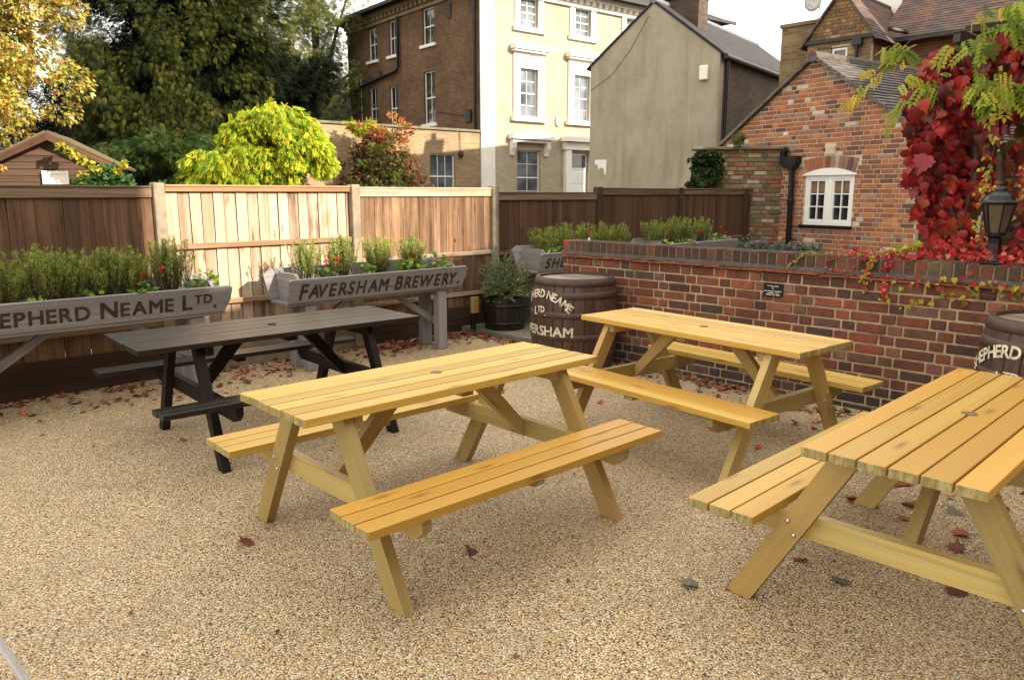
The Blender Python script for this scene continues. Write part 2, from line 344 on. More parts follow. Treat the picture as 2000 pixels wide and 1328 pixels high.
M['paint_dark'] = plain('dark_sign_paint', (.035, .022, .020), .65, .3, 60, .3, dirt=(.13, .115, .105), dirtamt=.45)
M['paint_cream'] = plain('cream_sign_paint', (.66, .59, .45), .65, .15, 70, .3, dirt=(.20, .14, .09), dirtamt=.8)
M['barrel'] = wood('barrel_oak', (.105, .050, .027), (.036, .019, .012), (.085, .032, .016), rough=.5, end=(.2, .15, .1), streak=(1.6, 22), weather=(.024, .018, .017), knots=False)
M['hoop'] = plain('barrel_hoop', (.066, .036, .029), .55, .3, 20, .4, 0.1, dirt=(.09, .045, .025), dirtamt=.6, bumpk=.2)
M['barrel_head'] = wood('barrel_head', (.30, .25, .20), (.19, .155, .12), (.22, .17, .12), rough=.4, end=(.2, .16, .12), streak=(1, 20), weather=(.13, .12, .115), knots=False)
M['brick_wall'] = brick_attr('yard_wall_brick', stain=(.045, .026, .022), stainamt=.75)
M['brick_orange'] = brick_attr('cottage_brick', stain=(.12, .065, .045), stainamt=.45, scale=7)
M['mortar'] = plain('mortar', (.42, .325, .19), .95, .25, 16, .1, dirt=(.14, .11, .065), dirtamt=.9, bumpk=.4)
M['mortar_pale'] = plain('mortar_pale', (.56, .45, .33), .95, .2, 30, .1, dirt=(.25, .2, .14), dirtamt=.5, bumpk=.4)
M['tile_red'] = plain('clay_tile_red', (.20, .062, .030), .8, .35, 14, .3, dirt=(.05, .035, .03), dirtamt=.6, bumpk=.3)
M['fillet'] = plain('cement_fillet', (.075, .072, .066), .9, .3, 20, .2, dirt=(.04, .045, .03), dirtamt=.7, bumpk=.4)
M['tile_roof'] = brick_attr('roof_tile', stain=(.05, .042, .038), stainamt=.6, scale=5, rough=.7)
M['slate'] = brick_tex('slate_roof', (.060, .060, .067), (.036, .036, .040), (.012, .012, .012), .26, .16, .010, dirt=(.05, .048, .04), dirtamt=.4)
M['brick_dark'] = brick_tex('brown_stock_brick', (.20, .10, .052), (.105, .056, .034), (.18, .14, .095), dirt=(.045, .03, .022), dirtamt=.65)
M['brick_yellow'] = brick_tex('yellow_stock_brick', (.44, .375, .28), (.35, .285, .20), (.42, .37, .30), dirt=(.25, .195, .13), dirtamt=.5)
M['brick_wing'] = brick_tex('brown_yellow_brick', (.36, .25, .14), (.25, .165, .095), (.34, .27, .18), dirt=(.15, .10, .06), dirtamt=.7)
M['brick_tan'] = brick_tex('tan_stock_brick', (.27, .18, .09), (.14, .09, .05), (.22, .17, .11), dirt=(.05, .04, .03), dirtamt=.75)
M['brick_grey'] = brick_tex('dark_side_brick', (.125, .085, .06), (.07, .05, .04), (.11, .09, .07), dirt=(.04, .032, .028), dirtamt=.7)
M['brick_red_far'] = brick_tex('red_brick', (.22, .075, .038), (.13, .05, .03), (.20, .14, .09), dirt=(.07, .04, .03), dirtamt=.6)
M['brick_buff'] = brick_attr('buff_stock_brick', stain=(.10, .075, .045), stainamt=.5, scale=7)
M['render'] = render_mat()
M['stucco'] = plain('white_stucco', (.78, .75, .69), .7, .05, 3, .3)
M['white'] = plain('white_paint', (.74, .74, .72), .4, .04, 6, .5)
M['black'] = plain('black_paint', (.007, .007, .008), .32, .2, 8, .35)
M['glass'] = glass_mat('window_glass')
M['glass_sky'] = glass_mat('window_glass_pale', (.10, .115, .13))
M['lamp_glass'] = glass_mat('lantern_glass', (.075, .055, .042), .2)
M['steel'] = plain('galvanised_steel', (.62, .63, .66), .4, .1, 20, .5, .35)
M['bolt'] = plain('zinc_bolt', (.6, .6, .6), .3, .1, 40, .5, 1.0)
M['blackbolt'] = plain('black_bolt', (.01, .01, .015), .4, .1, 40)
M['hole'] = plain('hole_plug', (.16, .105, .04), .7, .3, 60)
M['soil'] = plain('potting_soil', (.03, .021, .014), .95, .4, 60, .1, bumpk=.8)
M['bark'] = plain('bark', (.085, .062, .044), .9, .4, 14, .1, dirt=(.06, .065, .04), dirtamt=.5, bumpk=.7)
M['twig'] = plain('brown_stem', (.09, .055, .032), .85, .3, 40, .2)
M['leaf'] = leaf_mat('foliage'); M['leaf_thick'] = leaf_mat('foliage_evergreen', .6, .22, .10); M['leaf_gloss'] = leaf_mat('vine_leaf', .38, .25, .45); M['leaf_dry'] = leaf_mat('fallen_leaf', .6, .1, .3); M['petal'] = leaf_mat('petal', .6, .3, .2)
M['slab'] = plain('mossy_concrete', (.17, .155, .12), .9, .2, 8, .2, dirt=(.075, .085, .04), dirtamt=.8, bumpk=.4)
M['plaque'] = plain('black_plaque', (.008, .008, .010), .25, .1, 10)
M['fascia'] = plain('tarred_board', (.02, .018, .017), .6, .2, 10)
M['lead'] = plain('lead_flashing', (.16, .17, .19), .5, .15, 8, .4)
M['ridge'] = plain('ridge_tile', (.10, .085, .072), .85, .3, 12, .2, dirt=(.16, .15, .11), dirtamt=.6, bumpk=.3)
M['dish'] = plain('grey_dish', (.45, .45, .46), .5, .05, 4)
M['curtain'] = plain('brown_blind', (.20, .12, .06), .8, .1, 10)

def ground_mat():
    m, t, b = new_mat('resin_gravel'); ob = coord(t)
    vo = nd(t, 'ShaderNodeTexVoronoi', Scale=138.0); vo.voronoi_dimensions = '2D'; t.links.new(ob, vo.inputs['Vector'])
    sp = nd(t, 'ShaderNodeSeparateColor'); t.links.new(vo.outputs['Color'], sp.inputs['Color'])
    c = ramp(t, sp.outputs['Red'], [(0, (.045, .036, .03)), (.10, (.15, .10, .06)), (.22, (.47, .325, .145)), (.42, (.61, .45, .25)), (.56, (.52, .30, .085)), (.68, (.42, .37, .30)), (.80, (.74, .595, .375)), (1, (.84, .77, .63))])
    gap = ramp(t, vo.outputs['Distance'], [(.34, 0), (.72, .78)]); c = mixc(t, gap, c, (.075, .05, .026))
    n1 = noise(t, ob, .55, 5, .65); c = mixc(t, ramp(t, n1, [(.38, .26), (.62, 0)]), c, (.22, .155, .095))
    n2 = noise(t, ob, 3.0, 4, .6); c = mixc(t, ramp(t, n2, [(.45, 0), (.75, .25)]), c, (.20, .16, .12))
    t.links.new(c, b.inputs['Base Color']); b.inputs['Roughness'].default_value = .62; b.inputs['Specular IOR Level'].default_value = .35
    inv = nd(t, 'ShaderNodeMath', operation='SUBTRACT'); inv.inputs[0].default_value = 1.0; t.links.new(vo.outputs['Distance'], inv.inputs[1]); bump(t, b, inv.outputs[0], .9, .004); return m
M['gravel'] = ground_mat(); M['earth'] = plain('bare_earth', (.09, .075, .045), .95, .3, 2, .1, dirt=(.05, .06, .025), dirtamt=.7)

# local frame helpers (x along, y away from the viewer, z up)
A_F = R(43.5); FO = Vector((-math.sin(A_F) * 7.05, math.cos(A_F) * 7.05, 0)); tF = Vector((math.cos(A_F), math.sin(A_F), 0)); nF = Vector((-math.sin(A_F), math.cos(A_F), 0))
def fence_pt(along, dist, z=0): return tF * along + nF * dist + Vector((0, 0, z))
A_B = R(-46); BO = Vector((1.89, 6.51, 0)); tB = Vector((math.cos(A_B), math.sin(A_B), 0)); nB = Vector((-math.sin(A_B), math.cos(A_B), 0))
def wall_pt(s, back, z=0): return BO + tB * s + nB * back + Vector((0, 0, z))

# ================================================================== GROUND
def sheet(name, pts, z, mat):
    m = MB(); m.face([(x, y, z) for x, y in pts], [(x, y) for x, y in pts], (.5, .5, .5, 1)); return m.build(name, mat)
tag(sheet('ground', [(-300, -300), (300, -300), (300, 300), (-300, 300)], -.012, M['earth']), kind='structure')
tag(sheet('gravel_yard', [(-9, -6), (9, -6), (9, 16), (-9, 16)], 0.0, M['gravel']), kind='structure')
m = MB()
m.prism([(-3.63, .015), (-1.2, .015), (-1.2, 6.5), (-3.63, 6.5)], (tB, nB, (0, 0, 1)), BO + Vector((0, 0, .03)), .06, (.5, .5, .5, 1))
tag(m.build('pavement', M['slab'], bevel=.008), kind='structure')

# ================================================================== PICNIC TABLES
def rotv(a, axis): return Matrix.Rotation(a, 3, axis)
def picnic_table(name, label, loc, yaw, Ln, W, ht, hb, bi, bo, fo, fu, top_n, seat_n, th, wt, wl, bolts, group, legw=.095, legt=.048, tones=None, seat_tones=((.3, .6), (.3, .6))):
    t = thing(name, label, 'picnic table', loc, yaw, group)
    def planks(nm, n, v0, v1, z, length, tones=tones):
        m = MB(); pw = (v1 - v0) / n
        for k in range(n):
            c4 = (random.random() if tones is None else random.choice(tones), random.random(), random.random(), 1)
            dl = random.uniform(-.004, .004)
            m.box((dl, v0 + pw * (k + .5), z - th / 2 + random.uniform(-.0012, .0012)), (length, pw - .0075, th), None, c4)
        return m.build(nm, wt, t, bevel=.0035, seg=2)
    top = planks('tabletop', top_n, -W / 2, W / 2, ht, Ln)
    # parasol hole in the middle of the top
    m = MB(); m.lathe([(.030, .0005), (.0295, .0024), (.002, .0024)], 24, (0, .0, ht), (.5, .5, .5, 1))
    m.build('parasol_hole_cap', M['hole'] if wt is M['pine'] else M['soil'], top)
    for sg in (-1, 1):
        seat = planks('bench_seat', seat_n, sg * bi if sg > 0 else -bo, bo if sg > 0 else -bi, hb, Ln, tones=None if tones is None else seat_tones[(sg + 1) // 2])
        m = MB(); m.box((0, sg * (bi + bo) / 2, hb - th - .0145), (.07, bo - bi - .03, .028)); m.build('batten', wl, seat, bevel=.003)
    for su in (-1, 1):
        uo = su * (fu - legt / 2)
        for sg in (-1, 1):
            m = MB(); tv = .19 * W / .6; zt = ht - th - .001
            d = Vector((0, fo - .065 - tv, -zt)).normalized(); hw = legw / 2 / abs(d.z)
            poly = [(sg * (tv - hw), zt), (sg * (tv + hw), zt), (sg * (fo - .065 + hw), .001), (sg * (fo - .065 - hw), .001)]
            m.prism(poly, ((0, 1, 0), (0, 0, 1), (1, 0, 0)), (uo, 0, 0), legt)
            leg = m.build('leg', wl, t, bevel=.004)
            vb = sg * (tv + (fo - .065 - tv) * (zt - (hb - th - .05)) / zt)
            for q in (-1, 1):
                m = MB(); m.lathe([(.0, .0), (.010, .001), (.0085, .005), (.003, .0075), (0, .0077)], 12, (0, 0, 0), (.5, .5, .5, 1))
                m.V = [(su * (fu + z - .0004), vb + x + sg * q * .014, hb - th - .05 + y + q * .026) for x, y, z in m.V]
                m.build('bolt', bolts, leg, smooth=True)
        ub = su * (fu - legt - .0235)
        m = MB(); e = bo - .02; zt = hb - th - .001; h = .095
        m.prism([(-e, zt), (e, zt), (e, zt - h * .55), (e - .05, zt - h), (-e + .05, zt - h), (-e, zt - h * .55)], ((0, 1, 0), (0, 0, 1), (1, 0, 0)), (ub, 0, 0), .045)
        m.build('crossbeam', wl, t, bevel=.004)
        m = MB(); m.box((ub, 0, ht - th - .032), (.045, W - .08, .06)); m.build('top_bearer', wl, t, bevel=.004)
        # brace from the crossbeam up to the middle of the top
        m = MB(); x1, z1 = su * (fu - legt - .05), zt - h; x2, z2 = su * .22, ht - th - .001
        wv = .09
        m.prism([(x1, z1 + .0), (x1, z1 + wv), (x2 + su * .055, z2), (x2 - su * .06, z2)], ((1, 0, 0), (0, 0, 1), (0, 1, 0)), (0, 0, 0), .045)
        m.build('brace', wl, t, bevel=.004)
    m = MB(); m.box((0, 0, ht - th - .0185), (.07, W - .1, .035)); m.build('batten', wl, t, bevel=.003)
    return t
G_T = 'new pale pine picnic tables'
TB = dict(Ln=1.76, W=.59, ht=.766, hb=.447, bi=.4508, bo=.7395, fo=.6674, fu=.6803, top_n=6, seat_n=3, th=.036, wt=M['pine'], wl=M['pine_leg'], bolts=M['bolt'], group=G_T)
random.seed(3)
picnic_table('picnic_table', 'new yellow pine picnic table standing whole in the middle of the gravel, nearest of three', (-.3753, 3.6919, 0), .7538, tones=[.05, .12, .25, .55, .1, .2], seat_tones=((.8, .95, 1.0), (.2, .35, .5)), **TB)
random.seed(14)
picnic_table('picnic_table', 'new yellow pine picnic table standing against the red brick garden wall beside the barrel', (1.2836, 5.031, 0), -.8964, tones=[.3, .5, .6, .8], seat_tones=((.35, .75, .9), (.05, .15, .2)), **TB)
random.seed(23)
picnic_table('picnic_table', 'new yellow pine picnic table cut off by the right edge of the photo', (1.8463, 2.9704, 0), .7737, tones=[.55, .75, .9, 1.0, .6], seat_tones=((.3, .5), (.25, .4, .6)), **TB)
random.seed(5)
picnic_table('picnic_table', 'dark brown stained picnic table in front of the grey planters', (-1.6509, 5.1759, 0), .7185, 1.9428, .7352, .7556, .457, .5675, .7571, .6281, .6176, 5, 2, .032, M['dark_wood'], M['dark_leg'], M['blackbolt'], None, legw=.075, legt=.05)

# ================================================================== LETTERING
def glyphs(runs, x0=0.0, spacing=1.0, bold=0.0, shear=0.0, gap=.30):
    """runs = [(text, size, raise)]; returns (verts, faces) flat in x,y plus the centre x of every letter"""
    out = []; x = x0; pv_ = ' '
    for text, size, rise in runs:
        for ch in text:
            if ch == ' ': x += size * gap; pv_ = ' '; continue
            x -= size * {'FA': .13, 'AV': .13, 'VE': .03, 'RY': .02, 'LT': .06}.get(pv_ + ch, 0); pv_ = ch
            cu = bpy.data.curves.new('t', 'FONT'); cu.body = ch; cu.size = size; cu.shear = shear; cu.resolution_u = 3; cu.extrude = 0
            ob = bpy.data.objects.new('t', cu); me = bpy.data.meshes.new_from_object(ob)
            vs_ = np.array([v.co[:] for v in me.vertices]); fs = [tuple(p.vertices) for p in me.polygons]
            mnx, mxx = vs_[:, 0].min(), vs_[:, 0].max(); vs_[:, 0] += x - mnx; vs_[:, 1] += rise
            vb_ = [vs_ + np.array([dx * bold * size, dy * bold * size, 0]) for dx, dy in ((-.5, -.5), (.5, -.5), (0, 0), (-.5, .5), (.5, .5))] if bold else [vs_]
            nv_ = len(vs_); vv_ = np.concatenate([v_ + np.array([0, 0, .00025 * k_]) for k_, v_ in enumerate(vb_)]); ff_ = [tuple(i_ + nv_ * k_ for i_ in f_) for k_ in range(len(vb_)) for f_ in fs]
            out.append((vv_, ff_, x + (mxx - mnx) / 2)); x += (mxx - mnx) + size * (.10 + bold) * spacing
            bpy.data.objects.remove(ob); bpy.data.meshes.remove(me); bpy.data.curves.remove(cu)
    return out, x
def add_flat_text(mb, runs, origin, ax, ay, depth, width=None, **kw):
    g, xe = glyphs(runs, **kw); sx = (width / xe) if width else 1.0
    O = Vector(origin); X = Vector(ax); Y = Vector(ay); N = X.cross(Y)
    for v, f, c in g:
        for fc in f: mb.face([O + X * v[k][0] * sx + Y * v[k][1] + N * (depth + v[k][2]) for k in fc], [(0, 0)] * len(fc), (.5, .5, .5, 1))

# ================================================================== PLANTERS
G_P = 'grey timber trough planters along the fence'
def planter(label, a0, zoff, dist, runs, bold, shear, spacing, tx0, tw, tz):
    Lp = 2.03; o = fence_pt(a0, dist, zoff)
    t = thing('planter', label, 'planter', o, A_F, G_P)
    z0, z1 = .665, .878
    m = MB(); tilt = R(13)
    # front board leans outwards; ends slant inwards towards the bottom
    ay = Vector((0, -math.sin(tilt), math.cos(tilt))); hgt = (z1 - z0) / math.cos(tilt)
    fb = Vector((0, .06, z0))
    m.prism([(.0 - .04 + .03, 0), (Lp - .03, 0), (Lp + .02, hgt * .45), (Lp + .035, hgt - .015), (Lp + .02, hgt), (.02, hgt), (.0, hgt - .012)], ((1, 0, 0), ay, Vector((1, 0, 0)).cross(ay)), fb, .034, (.6, .5, .5, 1))
    fr = m.build('front_board', M['grey_wood'], t, bevel=.006, seg=2)
    m = MB()
    if runs: add_flat_text(m, runs, fb + ay * tz + Vector((tx0, 0, 0)), (1, 0, 0), ay, .0185, tw, bold=bold, shear=shear, spacing=spacing)
    if runs: m.build('lettering', M['paint_dark'], fr)
    m = MB()
    for k in range(9):
        c = fb + ay * (.022 if k % 2 else .03) + Vector((.1 + k * .23, 0, 0)) + Vector((0, -math.cos(tilt), -math.sin(tilt))) * .0185
        m.box(c, (.008, .003, .008))
    m.build('nail_heads', M['bolt'], fr)
    m = MB(); ayb = Vector((0, math.sin(tilt), math.cos(tilt)))
    m.prism([(.0, 0), (Lp, 0), (Lp + .02, hgt + .03), (Lp - .06, hgt + .07), (.05, hgt + .07), (-.03, hgt + .02)], ((1, 0, 0), ayb, Vector((1, 0, 0)).cross(ayb)), Vector((0, .42, z0)), .034)
    m.build('back_board', M['grey_wood'], t, bevel=.006)
    for xx in (.11, Lp - .11):
        m = MB(); m.prism([(.085, z0 + .002), (.395, z0 + .002), (.445, z0 + .22), (.40, z0 + .255), (.10, z0 + .255), (.03, z0 + .20)], ((0, 1, 0), (0, 0, 1), (1, 0, 0)), (xx, 0, 0), .03); m.build('end_panel', M['grey_wood'], t, bevel=.004)
    m = MB(); m.box((Lp / 2, .24, z0 - .016), (Lp - .02, .36, .03)); m.build('floor_board', M['grey_wood'], t, bevel=.005)
    m = MB()
    nx = 26; 
    for k in range(nx):
        m.box((.16 + (Lp - .32) * (k + .5) / nx, .24 + random.uniform(-.01, .01), .74 + random.uniform(0, .02)), ((Lp - .32) / nx * 1.2, .30, .14))
    m.build('soil', M['soil'], t, bevel=.02)
    for xx in (.245, Lp - .245):
        for yy in (.13, .40):
            m = MB(); m.box((xx, yy, (z0 - .031) / 2), (.11, .10, z0 - .031)); m.build('leg', M['grey_wood'], t, bevel=.008)
        m = MB(); m.box((xx, .265, .30), (.05, .165, .075)); m.build('side_rail', M['grey_wood'], t, bevel=.004)
        s_ = 1 if xx < 1 else -1
        m = MB(); m.prism([(xx + s_ * .03, .27), (xx + s_ * .03, .35), (xx + s_ * .47, z0 - .033), (xx + s_ * .56, z0 - .033)], ((1, 0, 0), (0, 0, 1), (0, 1, 0)), (0, .265, 0), .05); m.build('brace', M['grey_wood'], t, bevel=.004)
    return t
random.seed(9)
planter('grey timber trough planter cut off by the picture edge, standing behind the dark table', .63, 0, 6.26, [('S', .178, 0), ('HEPHERD', .152, .002), (' N', .178, 0), ('EAME', .152, .002), (' L', .178, 0), ('TD', .105, .045), ('.', .15, 0)], .055, 0, 1.0, .19, 1.76, .048)
planter('grey timber trough planter between the dark picnic table and the sunlit fence panels', 3.22, 0, 6.26, [('F', .198, 0), ('AVERSHAM', .174, .002), (' B', .198, 0), ('REWERY.', .174, .002)], .06, .2, .8, .10, 1.88, .038)
planter('grey timber trough planter between the potted bush and the end of the brick wall', 6.42, .065, 6.26, [('SHEPHERD NEAME', .17, 0)], .05, .2, 1.0, .09, 1.8, .04)
planter('grey timber trough planter hidden behind the brick wall, only its plants and rim showing', 8.75, .065, 6.26, None, 0, 0, 1, 0, 1, 0)

# ================================================================== PLANTS IN THE PLANTERS
ROSE = [(.28, .36, .075, 3), (.36, .43, .09, 2), (.18, .25, .065, 2), (.44, .43, .12, 1)]
def rosemary(name, label, loc, h, spread, n, seed, group=None, pal=ROSE, nn=72, nl=.030, lean=.42):
    global rng
    rng = np.random.default_rng(seed); t = thing(name, label, 'rosemary', loc, 0, group)
    stems = MB(); P = []; D = []; Cc = []; 
    for k in range(n):
        a = rng.random() * 6.283; r0 = rng.random() * spread * .55; b = np.array([math.cos(a) * r0, math.sin(a) * r0, 0])
        ln = lean * (r0 / (spread * .55 + 1e-6)) + rng.normal(0, .10); hh = h * (1 - .25 * (r0 / spread)) * rng.uniform(.62, 1.12)
        az = a + rng.normal(0, .5); tip = b + np.array([math.cos(az) * ln * hh * .8, math.sin(az) * ln * hh * .8, hh])
        mid = (b + tip) / 2 + np.array([math.cos(az), math.sin(az), 0]) * hh * .06 + rng.normal(0, .006, 3)
        stems.tube([b, mid, tip], [.0028, .002, .001], 4, (.1, .05, .03, 1), cap=False)
        tt = np.sqrt(rng.uniform(.05, 1, nn)); q = (1 - tt)[:, None] ** 2 * b + 2 * (tt * (1 - tt))[:, None] * mid + (tt ** 2)[:, None] * tip
        ph = rng.random(nn) * 6.283; dr = np.c_[np.cos(ph), np.sin(ph), rng.uniform(.7, 1.9, nn)]
        P.append(q); D.append(dr); c = pick(pal, nn) * (.55 + .5 * tt)[:, None]; Cc.append(c)
    stems.build('stems', M['twig'], t); P = np.concatenate(P)
    scatter_leaves('needles', P, np.concatenate(D), rng.uniform(.7, 1.25, len(P)) * nl, np.concatenate(Cc), T_RHOMB, M['leaf_thick'], t, W=.17)
    return t
GER = [(.13, .27, .035, 3), (.22, .34, .045, 2), (.42, .40, .06, .7), (.08, .17, .03, 1)]
def geranium(label, loc, r, h, nleaf, flowers, seed, group='red geraniums in the planters'):
    global rng
    rng = np.random.default_rng(seed); t = thing('geranium', label, 'geranium', loc, 0, group)
    P = ball(nleaf, 1, .3) * np.array([r, r, h * .5]) + np.array([0, 0, h * .5]); P[:, 2] = np.abs(P[:, 2])
    D = np.c_[rng.normal(0, 1, (nleaf, 2)), rng.normal(-.1, .4, nleaf)]
    st = MB()
    for p in P[::2]: st.tube([(p[0] * .15, p[1] * .15, -.02), (p[0] * .7, p[1] * .7, p[2] * .6), p], .0016, 4, (.1, .1, .03, 1), cap=False)
    st.build('stems', M['twig'], t)
    N = np.c_[rng.normal(0, .45, (nleaf, 2)), np.ones(nleaf)] + np.array([.0, -.5, 0])
    scatter_leaves('leaves', P, D, rng.uniform(.028, .055, nleaf), pick(GER, nleaf), T_ROUND, M['leaf'], t, N=N)
    for fx, fy, fz in flowers:
        n = 22; q = ball(n, .019) + np.array([fx, fy, fz])
        f = scatter_leaves('flower', q, ball(n, 1) + np.array([0, 0, .4]), rng.uniform(.012, .02, n), pick([(.62, .035, .02, 3), (.75, .07, .04, 1), (.45, .02, .02, 1)], n), T_ROUND, M['petal'], t)
        m = MB(); m.tube([(fx * .3, fy * .3, 0), (fx * .9, fy * .9, fz * .6), (fx, fy, fz)], .0017, 4, (.1, .12, .03, 1)); m.build('stalk', M['twig'], f)
    return t
GR = 'rosemary bushes in the grey planters'
Z = .815
def pp(al, d=6.50, z=Z): return fence_pt(al, d, z)
for k, (al, h, sp, n, lab) in enumerate([
    (1.10, .32, .20, 80, 'rosemary cut off by the picture edge, in the planter behind the dark table'),
    (1.36, .40, .19, 95, 'tall rosemary near the left edge of the photo, above the planter\'s dark lettering'),
    (1.55, .36, .17, 80, 'rosemary in the left planter, between the tall left clump and the middle clump'),
    (1.78, .38, .17, 80, 'rosemary in the middle of the left planter, before the dark fence panel'),
    (1.98, .37, .17, 80, 'rosemary in the left planter right of the middle, behind red geranium flowers'),
    (2.27, .44, .16, 90, 'tall feathery rosemary in front of the leftmost concrete post, right end of left planter'),
    (3.52, .37, .12, 60, 'thin rosemary at the left end of the planter before the pale sunlit panel'),
    (3.90, .39, .13, 85, 'dense rounded rosemary just left of the concrete post by the pale sunlit panel'),
    (4.32, .38, .13, 80, 'rounded rosemary just right of the concrete post beside the pale sunlit panel'),
    (4.72, .36, .12, 70, 'rosemary behind the red geranium at the right end of the middle planter')]):
    rosemary('rosemary', lab, pp(al, 6.50), h * 1.02, sp, int(n * .9), 100 + k, GR)
for k, (al, h, lab) in enumerate([
    (6.75, .34, 'rosemary at the open end of the planter by the brick wall, above the barrel'),
    (7.10, .37, 'rosemary behind the yellow-leaved geranium, left of the brick wall\'s end'),
    (7.45, .36, 'rosemary above the left end of the brick wall coping, by the rusty hook'),
    (7.80, .37, 'rosemary right of the rusty hook, in front of the dark fence post'),
    (8.15, .34, 'last rosemary of the row left of the gap above the brick wall'),
    (8.95, .36, 'first rosemary right of the gap above the brick wall'),
    (9.35, .40, 'tallest rosemary of the row right of the gap above the brick wall'),
    (9.75, .39, 'rosemary in the middle of the row behind the brick wall coping'),
    (10.15, .38, 'last rosemary of the row, right end of the hidden planter behind the brick wall')]):
    rosemary('rosemary', lab, pp(al, 6.52, Z + .065), h, .19, 62, 200 + k, GR, nn=60, nl=.030)
geranium('geranium with yellowing leaves at the front rim near the left edge of the photo', pp(1.27, 6.37), .10, .09, 26, [], 301)
geranium('low geranium on the rim above the lettering, between two rosemary clumps on the left', pp(1.66, 6.38), .10, .10, 30, [], 302)
geranium('geranium with two small red flowers, left of the tall feathery rosemary', pp(2.03, 6.40), .13, .15, 55, [(.02, -.02, .19), (.15, .02, .24)], 303)
geranium('leafy geranium without flowers at the right end of the left planter', pp(2.53, 6.42), .12, .20, 60, [], 304)
geranium('geranium with two red flowers side by side, left end of the middle planter', pp(3.66, 6.38), .10, .14, 45, [(.0, 0, .20), (.09, .05, .21)], 305)
geranium('small leafy geranium without flowers between the two rounded rosemary bushes', pp(4.12, 6.40), .09, .15, 40, [], 306)
geranium('geranium with a bright red flower on the rim, right of the middle planter', pp(4.62, 6.40), .16, .18, 80, [(.09, -.05, .06), (.05, .03, .19)], 307)
geranium('tall straggling geranium with one red flower high at the planter\'s right end', pp(4.95, 6.42), .16, .22, 70, [(.22, .10, .33)], 308)
geranium('yellow-leaved geranium with one red flower, left of the brick wall\'s end', pp(6.78, 6.40, Z + .065), .17, .14, 75, [(.12, .05, .19)], 309)
geranium('geranium flowering above the brick wall coping beside the rusty hook', pp(7.75, 6.45, Z + .065), .14, .16, 50, [(-.05, 0, .36), (.12, .0, .24)], 310)
geranium('geranium with one red flower in the gap of the rosemary row above the wall', pp(9.05, 6.42, Z + .065), .14, .14, 50, [(.05, 0, .19)], 311)
geranium('green geranium spilling over the rim above the wall, right of the gap', pp(9.55, 6.40, Z + .065), .18, .13, 70, [(.22, 0, .22)], 312)
geranium('last geranium above the wall, with red flowers before the dark fence rail', pp(10.45, 6.42, Z + .065), .18, .15, 70, [(.05, 0, .24), (-.1, 0, .2), (.14, .02, .17)], 313)

# ================================================================== FENCE
M['fence_run'] = wood('fence_run', (.16, .086, .05), (.062, .036, .024), (.10, .05, .03), rough=.8, end=(.2, .14, .08), streak=(.7, 32), weather=(.05, .032, .022), spec=.15)
M['fence_dark'] = wood('fence_dark', (.085, .05, .032), (.045, .027, .018), (.07, .034, .02), rough=.8, end=(.2, .14, .08), streak=(.7, 28), weather=(.04, .026, .018), spec=.2)
fence = thing('garden_fence', 'long board fence with concrete posts running behind the planters', 'fence', FO, A_F)
random.seed(31)
SP = 1.975; K0 = 6.375
def fence_panel(x0, x1, style, top, mat, capmat, label=None):
    m = MB(); x = x0 + .005; z0 = .30; y = 0.0
    bw = .098 if style != 'rails' else .108
    k = 0
    while x < x1 - .02:
        wd = min(bw * random.uniform(.93, 1.07), x1 - x - .003); c4 = (random.random(), random.random(), random.random(), 1)
        yy = y + (.016 if style == 'rails' else 0) + (k % 2) * (.006 if style == 'rails' else .003) + random.uniform(-.0015, .0015)
        m.box((x + wd / 2, yy, (z0 + top - .03) / 2), (wd - (.007 if style == 'rails' else .0015), .012, top - .03 - z0), rotv(random.uniform(-.004, .004), 'Y'), c4); x += wd; k += 1
    m.box(((x0 + x1) / 2, y + .045, (z0 + top) / 2), (x1 - x0, .01, top - z0 - .08), None, (.1, .1, .1, 1))
    p = m.build('fence_panel', mat, fence, label, bevel=.0015)
    m = MB(); ch = .045 if style == 'rails' else .085
    m.box(((x0 + x1) / 2, -.018, top - ch / 2 - .012), (x1 - x0 - .004, .022, ch)); m.box(((x0 + x1) / 2, -.002, top - .005), (x1 - x0 - .002, .075, .016)); m.build('capping', capmat, p, bevel=.003)
    rz = {'rails': (1.168, .64), 'low': (.932, .45), 'mid': (.905, .40), 'plain': (.50,)}[style]
    for z in rz:
        m = MB(); m.box(((x0 + x1) / 2, -.012, z), (x1 - x0 - .004, .032, .048)); m.build('rail', capmat, p, bevel=.004)
    m = MB(); m.box(((x0 + x1) / 2, .01, .15), (x1 - x0 - .004, .05, .298)); m.build('gravel_board', M['fence_dark'] if style in ('plain', 'low') else M['post'], p, bevel=.005)
for k in range(-4, 4):
    x0 = K0 + SP * k + .055; x1 = K0 + SP * (k + 1) - .055
    if k == 3: x1 = x0 + .95
    if k < -2: fence_panel(x0, x1, 'plain', 1.70, M['fence'], M['fence_cap'], 'dark brown panel with a weathered capping at the left edge' if k == -3 else None)
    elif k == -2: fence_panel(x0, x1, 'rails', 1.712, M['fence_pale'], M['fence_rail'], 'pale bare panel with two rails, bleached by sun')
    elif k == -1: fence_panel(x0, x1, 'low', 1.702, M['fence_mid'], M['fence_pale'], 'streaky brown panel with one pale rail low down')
    else: fence_panel(x0, x1, 'mid', 1.652 if k == 0 else 1.715, M['fence_run'], M['fence_cap'])
    m = MB(); px = K0 + SP * k
    m.box((px, .0, .865), (.10, .11, 1.73), None, (.5, .5, .5, 1)); m.build('fence_post', M['post'] if k < 1 else M['fence_dark'], fence, bevel=.012, seg=2)
m = MB(); m.box((K0 + SP * 3 + 1.01, 0, .85), (.10, .10, 1.70)); m.build('fence_post', M['fence_dark'], fence, bevel=.01)

